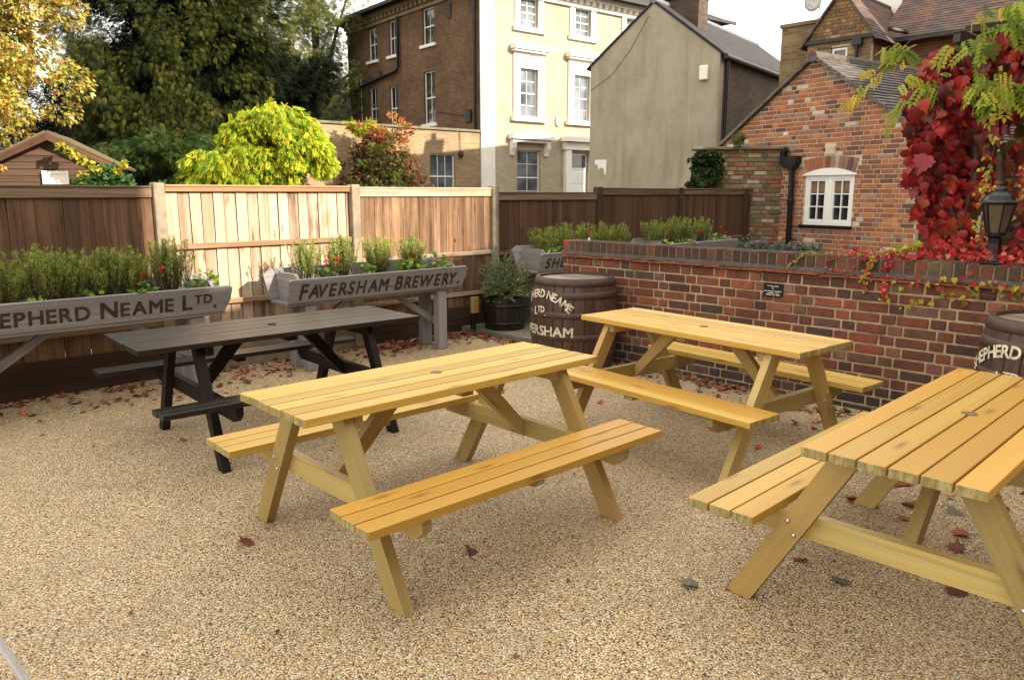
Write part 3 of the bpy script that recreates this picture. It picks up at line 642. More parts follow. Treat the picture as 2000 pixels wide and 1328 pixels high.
# ================================================================== BRICKS ONE BY ONE
def pickc(pal):
    r = random.random() * sum(p[3] for p in pal)
    for p in pal:
        r -= p[3]
        if r <= 0: break
    v = random.uniform(.82, 1.2); return (p[0] * v, p[1] * v * random.uniform(.95, 1.05), p[2] * v * random.uniform(.93, 1.07), 1.0001)
def bricks(mb, x0, x1, z0, z1, pal, course=.075, unit=.225, joint=.011, lim=None, jit=.0025, depth=.10, y=0.0, holes=()):
    """Flemish bond; lim(z) = half width at height z, holes = rectangles (or callables giving an x range at z) the bricks are cut at"""
    j = 0; z = z0
    while z + course * .5 < z1:
        h0, h1 = x0, x1
        if lim: l_ = lim(z + course * .5); h0, h1 = max(x0, -l_), min(x1, l_)
        x = x0 - random.choice([0, .11]) - ((unit * .75) if j % 2 else 0); st = (j % 2 == 0)
        while x < x1:
            wd = unit if st else unit / 2; segs = [(max(x, h0), min(x + wd, h1))]
            for h in holes:
                r_ = h(z, z + course) if callable(h) else ((h[0], h[1]) if z < h[3] - .01 and z + course > h[2] + .01 else None)
                if r_: segs = [q for a, b in segs for q in ((a, min(b, r_[0])), (max(a, r_[1]), b))]
            for a, b in segs:
                if b - a > .025:
                    mb.box(((a + b) / 2 + random.uniform(-.001, .001), y + depth / 2 + random.uniform(-jit, jit), z + course / 2 + random.uniform(-.001, .001)), (b - a - joint, depth, course - joint), rotv(random.uniform(-.006, .006), 'Y'), pickc(pal))
            x += wd; st = not st
        z += course; j += 1

# ================================================================== YARD WALL
random.seed(41)
wall = thing('garden_wall', 'low dark red brick garden wall with a brick-on-edge coping', 'wall', BO, A_B)
W0, W1 = -1.965, 5.2
PALW = [(.175, .052, .034, 4), (.125, .042, .031, 3), (.23, .068, .036, 2.2), (.085, .034, .032, 1.3), (.075, .046, .038, .9), (.27, .10, .065, .9), (.16, .075, .052, 1.2), (.21, .12, .09, .6)]
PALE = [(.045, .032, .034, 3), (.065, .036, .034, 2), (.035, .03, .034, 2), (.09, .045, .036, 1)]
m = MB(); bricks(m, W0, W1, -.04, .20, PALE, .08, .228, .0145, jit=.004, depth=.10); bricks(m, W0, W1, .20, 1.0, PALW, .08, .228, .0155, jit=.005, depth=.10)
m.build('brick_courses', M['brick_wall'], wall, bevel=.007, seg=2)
m = MB(); m.box(((W0 + W1) / 2, .115, .48), (W1 - W0 - .01, .21, 1.03)); m.build('mortar_core', M['mortar'], wall)
m = MB(); x = W0 - .01
while x < W1:
    l = random.uniform(.15, .27); m.box((x + l / 2, .11, 1.013 + random.uniform(-.003, .003)), (l - .004, .285, .017), rotv(random.uniform(-.02, .02), 'Y'), (.5, .5, .5, 1)); m.box((x + l / 2 + .05, .11, 1.030 + random.uniform(-.002, .002)), (l - .004, .27, .015), None, (.5, .5, .5, 1)); x += l
m.build('tile_course', M['tile_red'], wall, bevel=.005)
m = MB(); m.prism([(-.024, 1.038), (.244, 1.038), (.222, 1.066), (-.001, 1.066)], ((0, 1, 0), (0, 0, 1), (1, 0, 0)), ((W0 + W1) / 2, 0, 0), W1 - W0); m.build('cement_fillet', M['fillet'], wall, bevel=.004)
PALC = [(.100, .046, .031, 3), (.068, .036, .027, 3), (.14, .052, .033, 1.8), (.05, .033, .026, 1.6), (.10, .07, .045, .9)]
m = MB(); x = W0
first = True
while x < W1:
    wd = .081 + random.uniform(-.003, .003); cc = (.30, .065, .03, 1.0001) if first else pickc(PALC); first = False
    m.box((x + wd / 2, .11, 1.113 + random.uniform(-.003, .003)), (wd - .010, .222, .108), rotv(random.uniform(-.02, .02), 'Y'), cc); x += wd
m.build('coping', M['brick_wall'], wall, bevel=.008, seg=2)
m = MB(); m.box(((W0 + W1) / 2, .11, 1.108), (W1 - W0 - .02, .21, .104)); m.build('coping_mortar', plain('coping_mortar', (.20, .155, .09), .95, .3, 20, .1, dirt=(.07, .06, .035), dirtamt=.8), wall)
# plaque
pl = thing('plaque', 'small black plaque with white lettering screwed to the brick garden wall', 'plaque', wall_pt(.375, -.006, .86), A_B)
m = MB(); m.box((0, 0, 0), (.172, .008, .110)); m.build('board', M['plaque'], pl, bevel=.002)
m = MB()
add_flat_text(m, [('Landscaping', .018, 0)], (-.048, -.0042, .028), (1, 0, 0), (0, 0, 1), .0006, .096, bold=.01)
add_flat_text(m, [('by', .016, 0)], (-.009, -.0042, .010), (1, 0, 0), (0, 0, 1), .0006, .018, bold=.01)
for zz, wd, n in ((-.010, .15, 24), (-.026, .105, 18), (-.040, .125, 20)):      # three lines too small to read in the photo
    for k in range(n):
        if random.random() < .12: continue
        m.box((-wd / 2 + wd * (k + .5) / n, -.0046, zz + random.uniform(-.001, .001)), (wd / n * .62, .0008, random.choice([.006, .008, .0065])))
m.build('lettering', M['white'], pl)
# rusty hook on the coping
hk = thing('wall_hook', 'small rusty curled hook standing on the left end of the wall coping', 'hook', wall_pt(-1.68, .08, 1.168), A_B)
m = MB(); m.tube([(0, 0, .02), (-.008, 0, .06), (-.01, 0, .095), (.004, 0, .12), (.022, 0, .132)], [.009, .010, .012, .010, .006], 8); m.build('hook', M['tile_red'], hk, smooth=True)
m = MB(); m.lathe([(.012, 0), (.013, .02), (.008, .03), (0, .03)], 10); m.build('base', M['steel'], hk, smooth=True)

# ================================================================== BARRELS AND POT
def barrel(name, label, loc, rot, seed, h=.87, rm=.42, re=.365, letters=True):
    random.seed(seed); t = thing(name, label, 'barrel', loc, rot, None)
    f = lambda z: re + (rm - re) * (1 - ((z - h / 2) / (h / 2)) ** 2) ** .9
    N = 26; per = []; prof = []
    m = MB(); zs = np.linspace(0, h, 17)
    for k in range(N):
        a0, a1 = 2 * math.pi * k / N, 2 * math.pi * (k + 1) / N; c4 = (random.random(), random.random(), random.random(), 1); ou = random.uniform(0, 40); ov = random.uniform(0, 40)
        an = [a0 + .004, a0 + .02, (a0 + a1) / 2, a1 - .02, a1 - .004]; dr = [-.005, 0, .0012, 0, -.005]
        for i in range(len(zs) - 1):
            for q in range(4):
                pt = lambda a, d, z: ((f(z) + d) * math.cos(a), (f(z) + d) * math.sin(a), z)
                m.face([pt(an[q], dr[q], zs[i]), pt(an[q + 1], dr[q + 1], zs[i]), pt(an[q + 1], dr[q + 1], zs[i + 1]), pt(an[q], dr[q], zs[i + 1])],
                       [(zs[i] + ou, q * .025 + ov), (zs[i] + ou, (q + 1) * .025 + ov), (zs[i + 1] + ou, (q + 1) * .025 + ov), (zs[i + 1] + ou, q * .025 + ov)], c4)
    m.lathe([(re - .006, 0), (re - .006, .02), (.01, .02)], 32, c4=(.3, .3, .3, 1)); m.lathe([(re, h), (re - .028, h), (re - .030, h - .03)], 40, c4=(.2, .2, .2, 1))
    m.build('staves', M['barrel'], t, smooth=False)
    m = MB(); r = re - .026; n = 6
    for k in range(n):
        y0, y1 = -r + 2 * r * k / n, -r + 2 * r * (k + 1) / n; e0 = math.sqrt(max(r * r - y0 * y0, 0)); e1 = math.sqrt(max(r * r - y1 * y1, 0)); ym = (y0 + y1) / 2
        pts = [(-e0, y0 + .001), (e0, y0 + .001), (math.sqrt(r * r - ym * ym), ym), (e1, y1 - .001), (-e1, y1 - .001), (-math.sqrt(r * r - ym * ym), ym)]
        m.prism(pts, ((1, 0, 0), (0, 1, 0), (0, 0, 1)), (0, 0, h - .032), .02)
    m.build('head', M['barrel_head'], t)
    for z0, z1 in ((h - .072, h - .002), (h - .185, h - .118), (h - .36, h - .305), (.305, .36), (.118, .185), (.002, .072)):
        m = MB(); prof = [(f(z0) + .0005, z0), (f(z0) + .005, z0 + .001), (f((z0 + z1) / 2) + .005, (z0 + z1) / 2), (f(z1) + .005, z1 - .001), (f(z1) + .0005, z1)]; m.lathe(prof, 52); m.build('hoop', M['hoop'], t, smooth=True)
    if letters:
        m = MB()
        def put(v, fs, place):
            for fc in fs:
                P = []
                for k in fc:
                    s_, z = place(v[k]); a = s_ / rm - math.pi / 2; rr = f(z) + .0075 + v[k][2]; P.append((rr * math.cos(a), rr * math.sin(a), z))
                m.face(P, [(0, 0)] * len(P), (.5, .5, .5, 1))
        Ra = .47; zc = .735 - Ra
        g, xe = glyphs([('SHEPHERD NEAME', .105, 0)], bold=.05, spacing=.5)
        for v, fs, cx in g:
            th = -(cx - xe / 2) / (Ra) * .92
            def place(p, th=th, cx=cx):
                x, y = (p[0] - cx) * .92, p[1]; r_ = Ra - .04 + y
                return (r_ * math.sin(-th) + x * math.cos(th), zc + r_ * math.cos(th) - x * math.sin(-th))
            put(v, fs, place)
        g, xe = glyphs([('L', .105, 0), ('TD', .075, .03), ('.', .075, .0)], bold=.05, spacing=.5)
        for v, fs, cx in g: put(v, fs, lambda p: (p[0] - xe / 2, .53 + p[1]))
        g, xe = glyphs([('FAVERSHAM', .125, 0)], bold=.05, spacing=.5)
        for v, fs, cx in g: put(v, fs, lambda p: ((p[0] - xe / 2) * .72 / xe, .345 + p[1]))
        m.build('lettering', M['paint_cream'], t)
    return t
def face_cam(x, y, off=0): return math.atan2(-x, y) * 1.0 + R(off)
barrel('barrel', 'dark oak barrel with cream lettering at the left end of the brick wall, whole', (.60, 7.28, 0), math.atan2(-.60, 7.28) - R(49), 61)
barrel('barrel', 'dark oak barrel with cream lettering half cut off by the right edge of the photo', (3.285, 4.50, 0), math.atan2(-3.285, 4.50) - R(31), 62, h=.905)
rl = thing('red_leaf', 'bright red curled leaf lying on the rim of the right-hand barrel', 'leaf', (3.06, 4.31, .911), R(20))
rng = np.random.default_rng(5)
scatter_leaves('leaf', np.array([(-.05, 0, 0.0), (.02, -.03, .002)]), np.array([(1, -.15, .05), (1, -.3, .05)]), np.array([.14, .13]), np.array([(.62, .03, .015), (.5, .03, .02)]), T_VINE, M['leaf_dry'], rl, N=np.array([(0, 0, 1), (0, .2, 1.)]))

random.seed(71)
pot = thing('half_barrel_pot', 'black half barrel plant pot on the paving in the corner by the fence', 'plant pot', (-.085, 9.02, .06), 0)
m = MB(); N = 22
for k in range(N):
    a0, a1 = 2 * math.pi * k / N, 2 * math.pi * (k + 1) / N; c4 = (random.random(), random.random(), random.random(), 1)
    f = lambda z: .235 + .05 * (z / .38) ** .8
    zs = np.linspace(0, .38, 7)
    for i in range(6):
        m.face([(f(zs[i]) * math.cos(a0 + .012), f(zs[i]) * math.sin(a0 + .012), zs[i]), (f(zs[i]) * math.cos(a1 - .012), f(zs[i]) * math.sin(a1 - .012), zs[i]), (f(zs[i + 1]) * math.cos(a1 - .012), f(zs[i + 1]) * math.sin(a1 - .012), zs[i + 1]), (f(zs[i + 1]) * math.cos(a0 + .012), f(zs[i + 1]) * math.sin(a0 + .012), zs[i + 1])],
               [(zs[i] + k, 0), (zs[i] + k, .06), (zs[i + 1] + k, .06), (zs[i + 1] + k, 0)], c4)
m.lathe([(.225, 0), (.225, .38), (.285, .38), (.262, .38), (.255, .33), (.01, .33)], 40, c4=(.1, .1, .1, 1)); m.build('staves', M['dark_wood'], pot)
for z in (.06, .27):
    m = MB(); m.lathe([(f(z), z), (f(z) + .004, z + .001), (f(z + .035) + .004, z + .034), (f(z + .035), z + .035)], 40); m.build('hoop', M['black'], pot, smooth=True)
m = MB(); m.lathe([(.255, .335), (.12, .35), (.001, .352)], 24); m.build('soil', M['soil'], pot)
def spiky_bush(label, loc, r, h, n, seed):
    global rng
    rng = np.random.default_rng(seed); t = thing('lavender_bush', label, 'bush', loc, 0); st = MB(); P = []; D = []; Cc = []; S = []
    for k in range(n):
        a = rng.random() * 6.283; el = math.acos(rng.random() ** .8 * .98); ln = r * rng.uniform(.75, 1.12) * (1 + .30 * math.cos(el))
        d = np.array([math.cos(a) * math.sin(el), math.sin(a) * math.sin(el), math.cos(el) * h / r]); tip = d * ln + rng.normal(0, .02, 3); mid = tip * .5 + np.array([0, 0, .05])
        st.tube([(0, 0, 0), mid, tip], [.004, .003, .0012], 4, (.1, .07, .04, 1), cap=False)
        nn = 46; tt = rng.uniform(.25, 1, nn); q = 2 * (tt * (1 - tt))[:, None] * mid + (tt ** 2)[:, None] * tip
        ph = rng.random(nn) * 6.283; P.append(q); D.append(np.c_[np.cos(ph), np.sin(ph), rng.uniform(.2, 1.6, nn)] + d * .7)
        pal = [(.19, .26, .13, 3), (.27, .32, .17, 2), (.13, .19, .085, 2)] if math.cos(a) < .5 or k % 3 else [(.50, .48, .20, 3), (.38, .40, .18, 1)]
        Cc.append(pick(pal, nn)); S.append(rng.uniform(.02, .042, nn))
    st.build('stems', M['twig'], t); scatter_leaves('foliage', np.concatenate(P), np.concatenate(D), np.concatenate(S), np.concatenate(Cc), T_RHOMB, M['leaf_thick'], t, W=.26)
    return t
spiky_bush('loose grey green bush growing in the black half barrel pot', (-.085, 9.02, .40), .335, .40, 210, 72)
bb = thing('short_post', 'small pale wooden block standing on a post left of the black pot', 'post', (-.46, 8.93, .06), R(43))
m = MB(); m.box((0, 0, .16), (.05, .05, .32)); m.build('post', M['dark_wood'], bb, bevel=.004)
m = MB(); m.box((0, -.03, .29), (.10, .05, .19)); m.build('block', M['pine_leg'], bb, bevel=.006)

# ================================================================== LANTERN ON THE WALL
lp = thing('wall_lantern', 'black six-sided lantern on a flared pedestal standing on the wall coping', 'lantern', wall_pt(1.895, .10, 1.168), A_B)
m = MB(); m.lathe([(.0, .001), (.085, .001), (.085, .012), (.066, .022), (.055, .045), (.046, .09), (.042, .14), (.044, .175), (.060, .188), (.060, .200), (.001, .200)], 8); m.build('pedestal', M['black'], lp, bevel=.003)
m = MB()
for k in range(6):
    a, a2 = math.pi / 3 * k, math.pi / 3 * (k + 1)
    m.tube([(.058 * math.cos(a), .058 * math.sin(a), .20), (.100 * math.cos(a), .100 * math.sin(a), .405)], .0065, 6)
    for r_, z in ((.058, .203), (.100, .402)): m.tube([(r_ * math.cos(a), r_ * math.sin(a), z), (r_ * math.cos(a2), r_ * math.sin(a2), z)], .007, 6)
m.build('cage', M['black'], lp)
m = MB(); m.lathe([(.054, .206), (.095, .400)], 6, c4=(.5, .5, .5, 1)); m.build('glass', M['lamp_glass'], lp)
m = MB(); m.lathe([(.001, .400), (.122, .405), (.124, .413), (.098, .425), (.082, .455), (.050, .478), (.036, .482), (.036, .500), (.024, .512), (.012, .520), (.014, .532), (.009, .545), (.001, .550)], 12); m.build('roof', M['black'], lp, bevel=.002)
m = MB(); m.tube([(-.04, .10, .14), (.02, .13, .17), (.09, .12, .22)], .006, 6); m.build('cable', M['black'], lp)

# grey pole at the bottom left corner
gp = thing('metal_pole', 'grey metal pole crossing the bottom left corner of the photo', 'pole', (-1.545, 2.235, 0), 0)
m = MB(); m.tube([(0, 0, .0), (-.05, .0, .10), (-.40, .04, .72)], .014, 12); m.lathe([(.02, 0), (.02, .012), (.001, .014)], 12); m.build('tube', M['steel'], gp, smooth=True)

# ================================================================== HOUSES
mapF = lambda a, d, z: (a, d, z)
mapS = lambda a, d, z: (d, a, z)
def bxm(mb, mf, a, d, z, c4=None):
    p0, p1 = mf(a[0], d[0], z[0]), mf(a[1], d[1], z[1]); lo = [min(x, y) for x, y in zip(p0, p1)]; hi = [max(x, y) for x, y in zip(p0, p1)]
    mb.box([(x + y) / 2 for x, y in zip(lo, hi)], [max(y - x, .002) for x, y in zip(lo, hi)], None, c4)
def wall_grid(mb, mf, a0, a1, z0, z1, holes, rev=.12, d=0.0):
    A = sorted({a0, a1, *[h[0] for h in holes], *[h[1] for h in holes]}); Zs = sorted({z0, z1, *[h[2] for h in holes], *[h[3] for h in holes]})
    for i in range(len(A) - 1):
        for j in range(len(Zs) - 1):
            ca, cz = (A[i] + A[i + 1]) / 2, (Zs[j] + Zs[j + 1]) / 2
            if any(h[0] < ca < h[1] and h[2] < cz < h[3] for h in holes): continue
            q = [(A[i], Zs[j]), (A[i + 1], Zs[j]), (A[i + 1], Zs[j + 1]), (A[i], Zs[j + 1])]
            mb.face([mf(a, d, z) for a, z in q], q, (.5, .5, .5, 1))
    for h in holes:
        for (p, q) in (((h[0], h[2]), (h[0], h[3])), ((h[1], h[2]), (h[1], h[3])), ((h[0], h[2]), (h[1], h[2])), ((h[0], h[3]), (h[1], h[3]))):
            mb.face([mf(p[0], d, p[1]), mf(q[0], d, q[1]), mf(q[0], d + rev, q[1]), mf(p[0], d + rev, p[1])], [(p[0], p[1]), (q[0], q[1]), (q[0] + rev, q[1]), (p[0] + rev, p[1])], (.5, .5, .5, 1))
def sash(par, mf, a0, a1, z0, z1, cols=2, rows=2, d=.08, glass='glass', fw=.05, frame='white', sashes=2, blind=False):
    m = MB(); e = .002
    bxm(m, mf, (a0 + e, a0 + fw), (d, d + .06), (z0 + e, z1 - e)); bxm(m, mf, (a1 - fw, a1 - e), (d, d + .06), (z0 + e, z1 - e))
    bxm(m, mf, (a0 + fw, a1 - fw), (d, d + .06), (z0 + e, z0 + fw * 1.2)); bxm(m, mf, (a0 + fw, a1 - fw), (d, d + .06), (z1 - fw, z1 - e))
    zm = (z0 + z1) / 2
    if sashes == 2: bxm(m, mf, (a0 + fw, a1 - fw), (d + .005, d + .05), (zm - .025, zm + .025))
    for k in range(1, cols):
        x = a0 + fw + (a1 - a0 - 2 * fw) * k / cols; bxm(m, mf, (x - .011, x + .011), (d + .02, d + .045), (z0 + fw, z1 - fw))
    if sashes == 2:
        for zq in ((z0 + zm) / 2, (z1 + zm) / 2):
            if rows > 1: bxm(m, mf, (a0 + fw, a1 - fw), (d + .022, d + .043), (zq - .011, zq + .011))
    w_ = m.build('window', M[frame], par)
    m = MB(); m.face([mf(a, d + .035, z) for a, z in ((a0 + .02, z0 + .02), (a1 - .02, z0 + .02), (a1 - .02, z1 - .02), (a0 + .02, z1 - .02))], [(0, 0), (1, 0), (1, 1), (0, 1)], (.5, .5, .5, 1))
    m.build('pane', M[glass], w_)
    return w_
def brickbox(m, x0, x1, y0, y1, z0, z1):
    for p, q in (((x0, y0), (x1, y0)), ((x1, y0), (x1, y1)), ((x1, y1), (x0, y1)), ((x0, y1), (x0, y0))):
        l_ = math.hypot(q[0] - p[0], q[1] - p[1]); m.face([(*p, z0), (*q, z0), (*q, z1), (*p, z1)], [(p[0], z0), (p[0] + l_, z0), (p[0] + l_, z1), (p[0], z1)], (.5,) * 4)
    m.face([(x0, y0, z1), (x1, y0, z1), (x1, y1, z1), (x0, y1, z1)], [(x0, y0), (x1, y0), (x1, y1), (x0, y1)], (.5,) * 4)
# ---- tall house
H = thing('tall_house', 'tall three-storey brick house with white window surrounds and a dark side wall', 'house', (-1.164, 30.0, 0), R(38))
fw_ = [(1.84, 2.76, 7.95, 9.05), (4.69, 5.60, 7.95, 9.05), (7.67, 8.58, 7.95, 9.05), (1.84, 2.76, 4.60, 6.43), (4.69, 5.60, 4.60, 6.43), (7.67, 8.58, 4.60, 6.43), (1.74, 2.94, 1.2, 3.33), (4.52, 5.62, 0.12, 3.30), (7.5, 8.7, 1.2, 3.33)]
m = MB(); wall_grid(m, mapF, 0, 13.5, 0, 9.32, fw_, .16); m.build('front_wall', M['brick_yellow'], H)
sw = [(3.20, 4.10, 7.61, 9.02), (3.20, 4.09, 4.48, 6.57), (7.99, 8.82, 7.58, 8.98), (6.28, 6.91, 7.57, 9.02), (8.12, 8.87, 4.55, 6.43), (6.29, 6.99, 4.40, 6.30)]
m = MB(); wall_grid(m, mapS, 0, 10.8, 0, 9.32, sw, .14); m.build('side_wall', M['brick_dark'], H)
m = MB(); m.face([(0, 10.8, 0), (13.5, 10.8, 0), (13.5, 10.8, 9.3), (0, 10.8, 9.3)], [(0, 0), (13.5, 0), (13.5, 9.3), (0, 9.3)], (.5,) * 4); m.face([(13.5, 0, 0), (13.5, 10.8, 0), (13.5, 10.8, 9.3), (13.5, 0, 9.3)], [(0, 0), (10.8, 0), (10.8, 9.3), (0, 9.3)], (.5,) * 4); m.build('rear_walls', M['brick_dark'], H)
for a0, a1, z0, z1 in fw_:
    if z0 < .5: continue
    sash(H, mapF, a0, a1, z0, z1, 2, 2, .10, 'glass_sky')
for a0, a1, z0, z1 in sw: sash(H, mapS, a0, a1, z0, z1, 2, 1, .09, 'glass', fw=.045)
def surround(a0, a1, z0, z1, kind):
    m = MB(); w_ = .30
    if kind == 'top':
        bxm(m, mapF, (a0 - .26, a0 - .002), (-.06, .02), (z0 - .0, z1 + .24)); bxm(m, mapF, (a1 + .002, a1 + .26), (-.06, .02), (z0 - .0, z1 + .24)); bxm(m, mapF, (a0, a1), (-.055, .02), (z1 + .002, z1 + .24)); bxm(m, mapF, (a0 - .34, a1 + .34), (-.14, .02), (z0 - .17, z0 - .002))
    if kind == 'mid':
        bxm(m, mapF, (a0 - .32, a0 - .002), (-.08, .02), (z0, z1 + .62)); bxm(m, mapF, (a1 + .002, a1 + .32), (-.08, .02), (z0, z1 + .62)); bxm(m, mapF, (a0, a1), (-.05, .02), (z1 + .002, z1 + .5)); bxm(m, mapF, (a0 - .32, a1 + .32), (-.10, .018), (z1 + .5, z1 + .64))
        bxm(m, mapF, (a0 - .46, a1 + .46), (-.34, .02), (z1 + .66, z1 + .84)); bxm(m, mapF, (a0 - .40, a1 + .40), (-.26, .018), (z1 + .58, z1 + .658)); bxm(m, mapF, (a0 - .42, a1 + .42), (-.2, .02), (z0 - .17, z0 - .002))
    if kind == 'low':
        bxm(m, mapF, (a0 - .45, a1 + .45), (-.36, .02), (3.74, 3.92)); bxm(m, mapF, (a0 - .38, a1 + .38), (-.24, .018), (3.62, 3.738))
        for x in (a0 - .28, a1 + .28):
            m.prism([(-.001, 3.10), (-.08, 3.12), (-.12, 3.25), (-.20, 3.40), (-.23, 3.62), (-.001, 3.62)], ((0, 1, 0), (0, 0, 1), (1, 0, 0)), (x, 0, 0), .2)
        bxm(m, mapF, (a0 - .1, a1 + .1), (-.12, .02), (z0 - .16, z0 - .002))
    m.build('window_surround', M['stucco'], H)
for k, h in enumerate(fw_):
    if h[2] < .5: continue
    surround(*h, 'top' if h[2] > 7 else ('mid' if h[2] > 4 else 'low'))
# door
m = MB(); bxm(m, mapF, (4.20, 4.50), (-.18, .02), (0, 3.42)); bxm(m, mapF, (5.64, 5.94), (-.18, .02), (0, 3.42)); bxm(m, mapF, (4.12, 6.02), (-.22, .018), (3.42, 3.72)); bxm(m, mapF, (4.02, 6.12), (-.42, .02), (3.74, 3.93)); m.build('door_surround', M['stucco'], H)
m = MB(); bxm(m, mapF, (4.55, 5.60), (.10, .15), (.12, 2.62))
for (a0, a1) in ((4.65, 5.02), (5.12, 5.50)):
    for (z0, z1) in ((.3, 1.1), (1.25, 1.95), (2.05, 2.5)): bxm(m, mapF, (a0, a1), (.085, .099), (z0, z1))
bxm(m, mapF, (4.55, 5.60), (.09, .16), (2.625, 2.70)); bxm(m, mapF, (4.53, 4.60), (.085, .16), (2.702, 3.29)); bxm(m, mapF, (5.55, 5.61), (.085, .16), (2.702, 3.29)); bxm(m, mapF, (4.61, 5.54), (.085, .16), (3.22, 3.29))
dr = m.build('door', M['white'], H, bevel=.006)
m = MB(); m.face([(4.6, .13, 2.7), (5.55, .13, 2.7), (5.55, .13, 3.22), (4.6, .13, 3.22)], [(0, 0)] * 4, (.5,) * 4); m.build('fanlight', M['glass'], dr)
m = MB(); bxm(m, mapF, (-.035, .62), (-.05, .02), (0, 9.02)); bxm(m, mapF, (-.06, .68), (-.09, .019), (0, .5)); m.build('corner_strip', M['stucco'], H)
m = MB(); bxm(m, mapF, (-.2, 13.6), (-.30, .10), (9.32, 9.5)); bxm(m, mapF, (-.1, 13.6), (-.14, .098), (9.02, 9.16))
x = .1
while x < 13.4: bxm(m, mapF, (x, x + .16), (-.26, .0), (9.16, 9.318)); x += .36
m.build('cornice', M['stucco'], H)
m = MB(); bxm(m, mapS, (.1, 10.9), (-.30, .0), (9.322, 9.498), (.5, .5, .5, 1)); x = .2
while x < 10.7: bxm(m, mapS, (x, x + .16), (-.24, -.002), (9.165, 9.318), (.5, .5, .5, 1)); x += .36
bxm(m, mapS, (.1, 10.9), (-.10, -.003), (9.03, 9.16), (.5, .5, .5, 1)); m.build('side_cornice', plain('tan_stucco', (.30, .23, .14), .85, .15, 6, .2, dirt=(.12, .09, .06)), H)
m = MB(); o = .75; z = 9.52
ev = [(-o, -o), (13.5 + o, -o), (13.5 + o, 10.8 + o), (-o, 10.8 + o)]; rd = [(5.4, 5.4), (8.1, 5.4)]; rz_ = 12.6
P3 = [(*e, z) for e in ev]; Q3 = [(*r_, rz_) for r_ in rd]
for f_ in ((P3[0], P3[1], Q3[1], Q3[0]), (P3[2], P3[3], Q3[0], Q3[1]), (P3[1], P3[2], Q3[1]), (P3[3], P3[0], Q3[0])):
    n_ = len(f_); uvs = [(Vector(p).dot((Vector(f_[1]) - Vector(f_[0])).normalized()), (p[2] - z) * 2) for p in f_]; m.face(f_, uvs, (.5,) * 4)
m.face([(*e, z - .02) for e in ev][::-1], [(0, 0)] * 4, (.5,) * 4)
m.build('roof', M['slate'], H)
m = MB(); bxm(m, mapF, (-o - .03, 13.5 + o), (-o - .08, -o - .002), (z - .10, z + .03)); bxm(m, mapS, (-o - .0, 10.8 + o), (-o - .08, -o - .003), (z - .10, z + .03)); m.build('gutter', M['fascia'], H)
for (p, r_) in (([(-.10, .28, 9.3), (-.10, .28, 4.0)], .06), ([(-.10, 10.6, 9.3), (-.10, 10.6, 6.3), (-.1, 10.85, 6.2)], .06), ([(-.12, 5.95, 9.05), (-.12, 5.95, 7.0), (-.12, 6.15, 6.85), (-.12, 10.85, 6.42)], .065), ([(-.12, 7.6, 6.72), (-.1, 7.5, 7.0)], .04)):
    m = MB(); m.tube(p, r_, 8); m.build('drainpipe', M['black'], H, smooth=True)
m = MB(); m.tube([(-.10, 10.75, 6.2), (-.10, 10.75, 3.5)], .06, 8); m.tube([(-.06, 9.55, 7.0), (-.06, 9.55, 4.0)], .02, 6); m.build('drainpipe', M['white'], H, 'white lower length of pipe', smooth=True)
m = MB(); bxm(m, mapS, (1.92, 2.2), (-.05, .0), (8.35, 8.9)); m.build('wall_vent', M['fascia'], H)
m = MB(); bxm(m, mapS, (.60, .95), (-.1, -.001), (4.35, 4.8)); m.tube([(-.03, .95, 4.6), (-.03, 3.0, 4.9)], .015, 5); m.build('meter_box', M['fascia'], H)
for a0, a1, z0, z1 in sw:
    m = MB(); bxm(m, mapS, (a0 - .12, a1 + .12), (-.09, .03), (z0 - .12, z0 - .002)); m.build('sill', M['stucco'], H)
m = MB(); m.lathe([(.0, -.0), (.13, 0), (.15, .05), (.12, .09), (0, .10)], 16); m.V = [(3.82 + x * .8, -z_, 4.54 + y * 1.5) for x, y, z_ in m.V]; m.build('alarm_box', M['stucco'], H, smooth=True)
# side wing continuing the front wall to the left
ww = [(-2.30, -1.20, 1.45, 3.07)]
m = MB(); wall_grid(m, mapF, -7.6, -.04, 0, 3.92, ww, .14, d=.03); m.face([(-7.6, .03, 0), (-7.6, 5, 0), (-7.6, 5, 3.92), (-7.6, .03, 3.92)], [(0, 0), (5, 0), (5, 3.92), (0, 3.92)], (.5,) * 4); m.build('wing_wall', M['brick_wing'], H)
m = MB(); bxm(m, mapF, (-7.7, -.05), (-.05, .3), (3.92, 4.0)); m.face([(-7.6, .3, 3.96), (-.05, .3, 3.96), (-.05, 5, 3.9), (-7.6, 5, 3.9)], [(0, 0)] * 4, (.5,) * 4); m.build('wing_parapet', M['slab'], H)
sash(H, lambda a, d, z: (a, d + .03, z), -2.30, -1.20, 1.45, 3.07, 3, 1, .09, 'glass_sky')
m = MB(); m.tube([(-1.0, -.02, 3.9), (-1.0, -.02, 3.2)], .012, 5); m.lathe([(.0, 3.2), (.09, 3.18), (.10, 3.05), (.06, 2.95), (.0, 2.93)], 10, (-1.0, -.08, 0)); m.build('wall_lamp', M['fascia'], H, smooth=True)

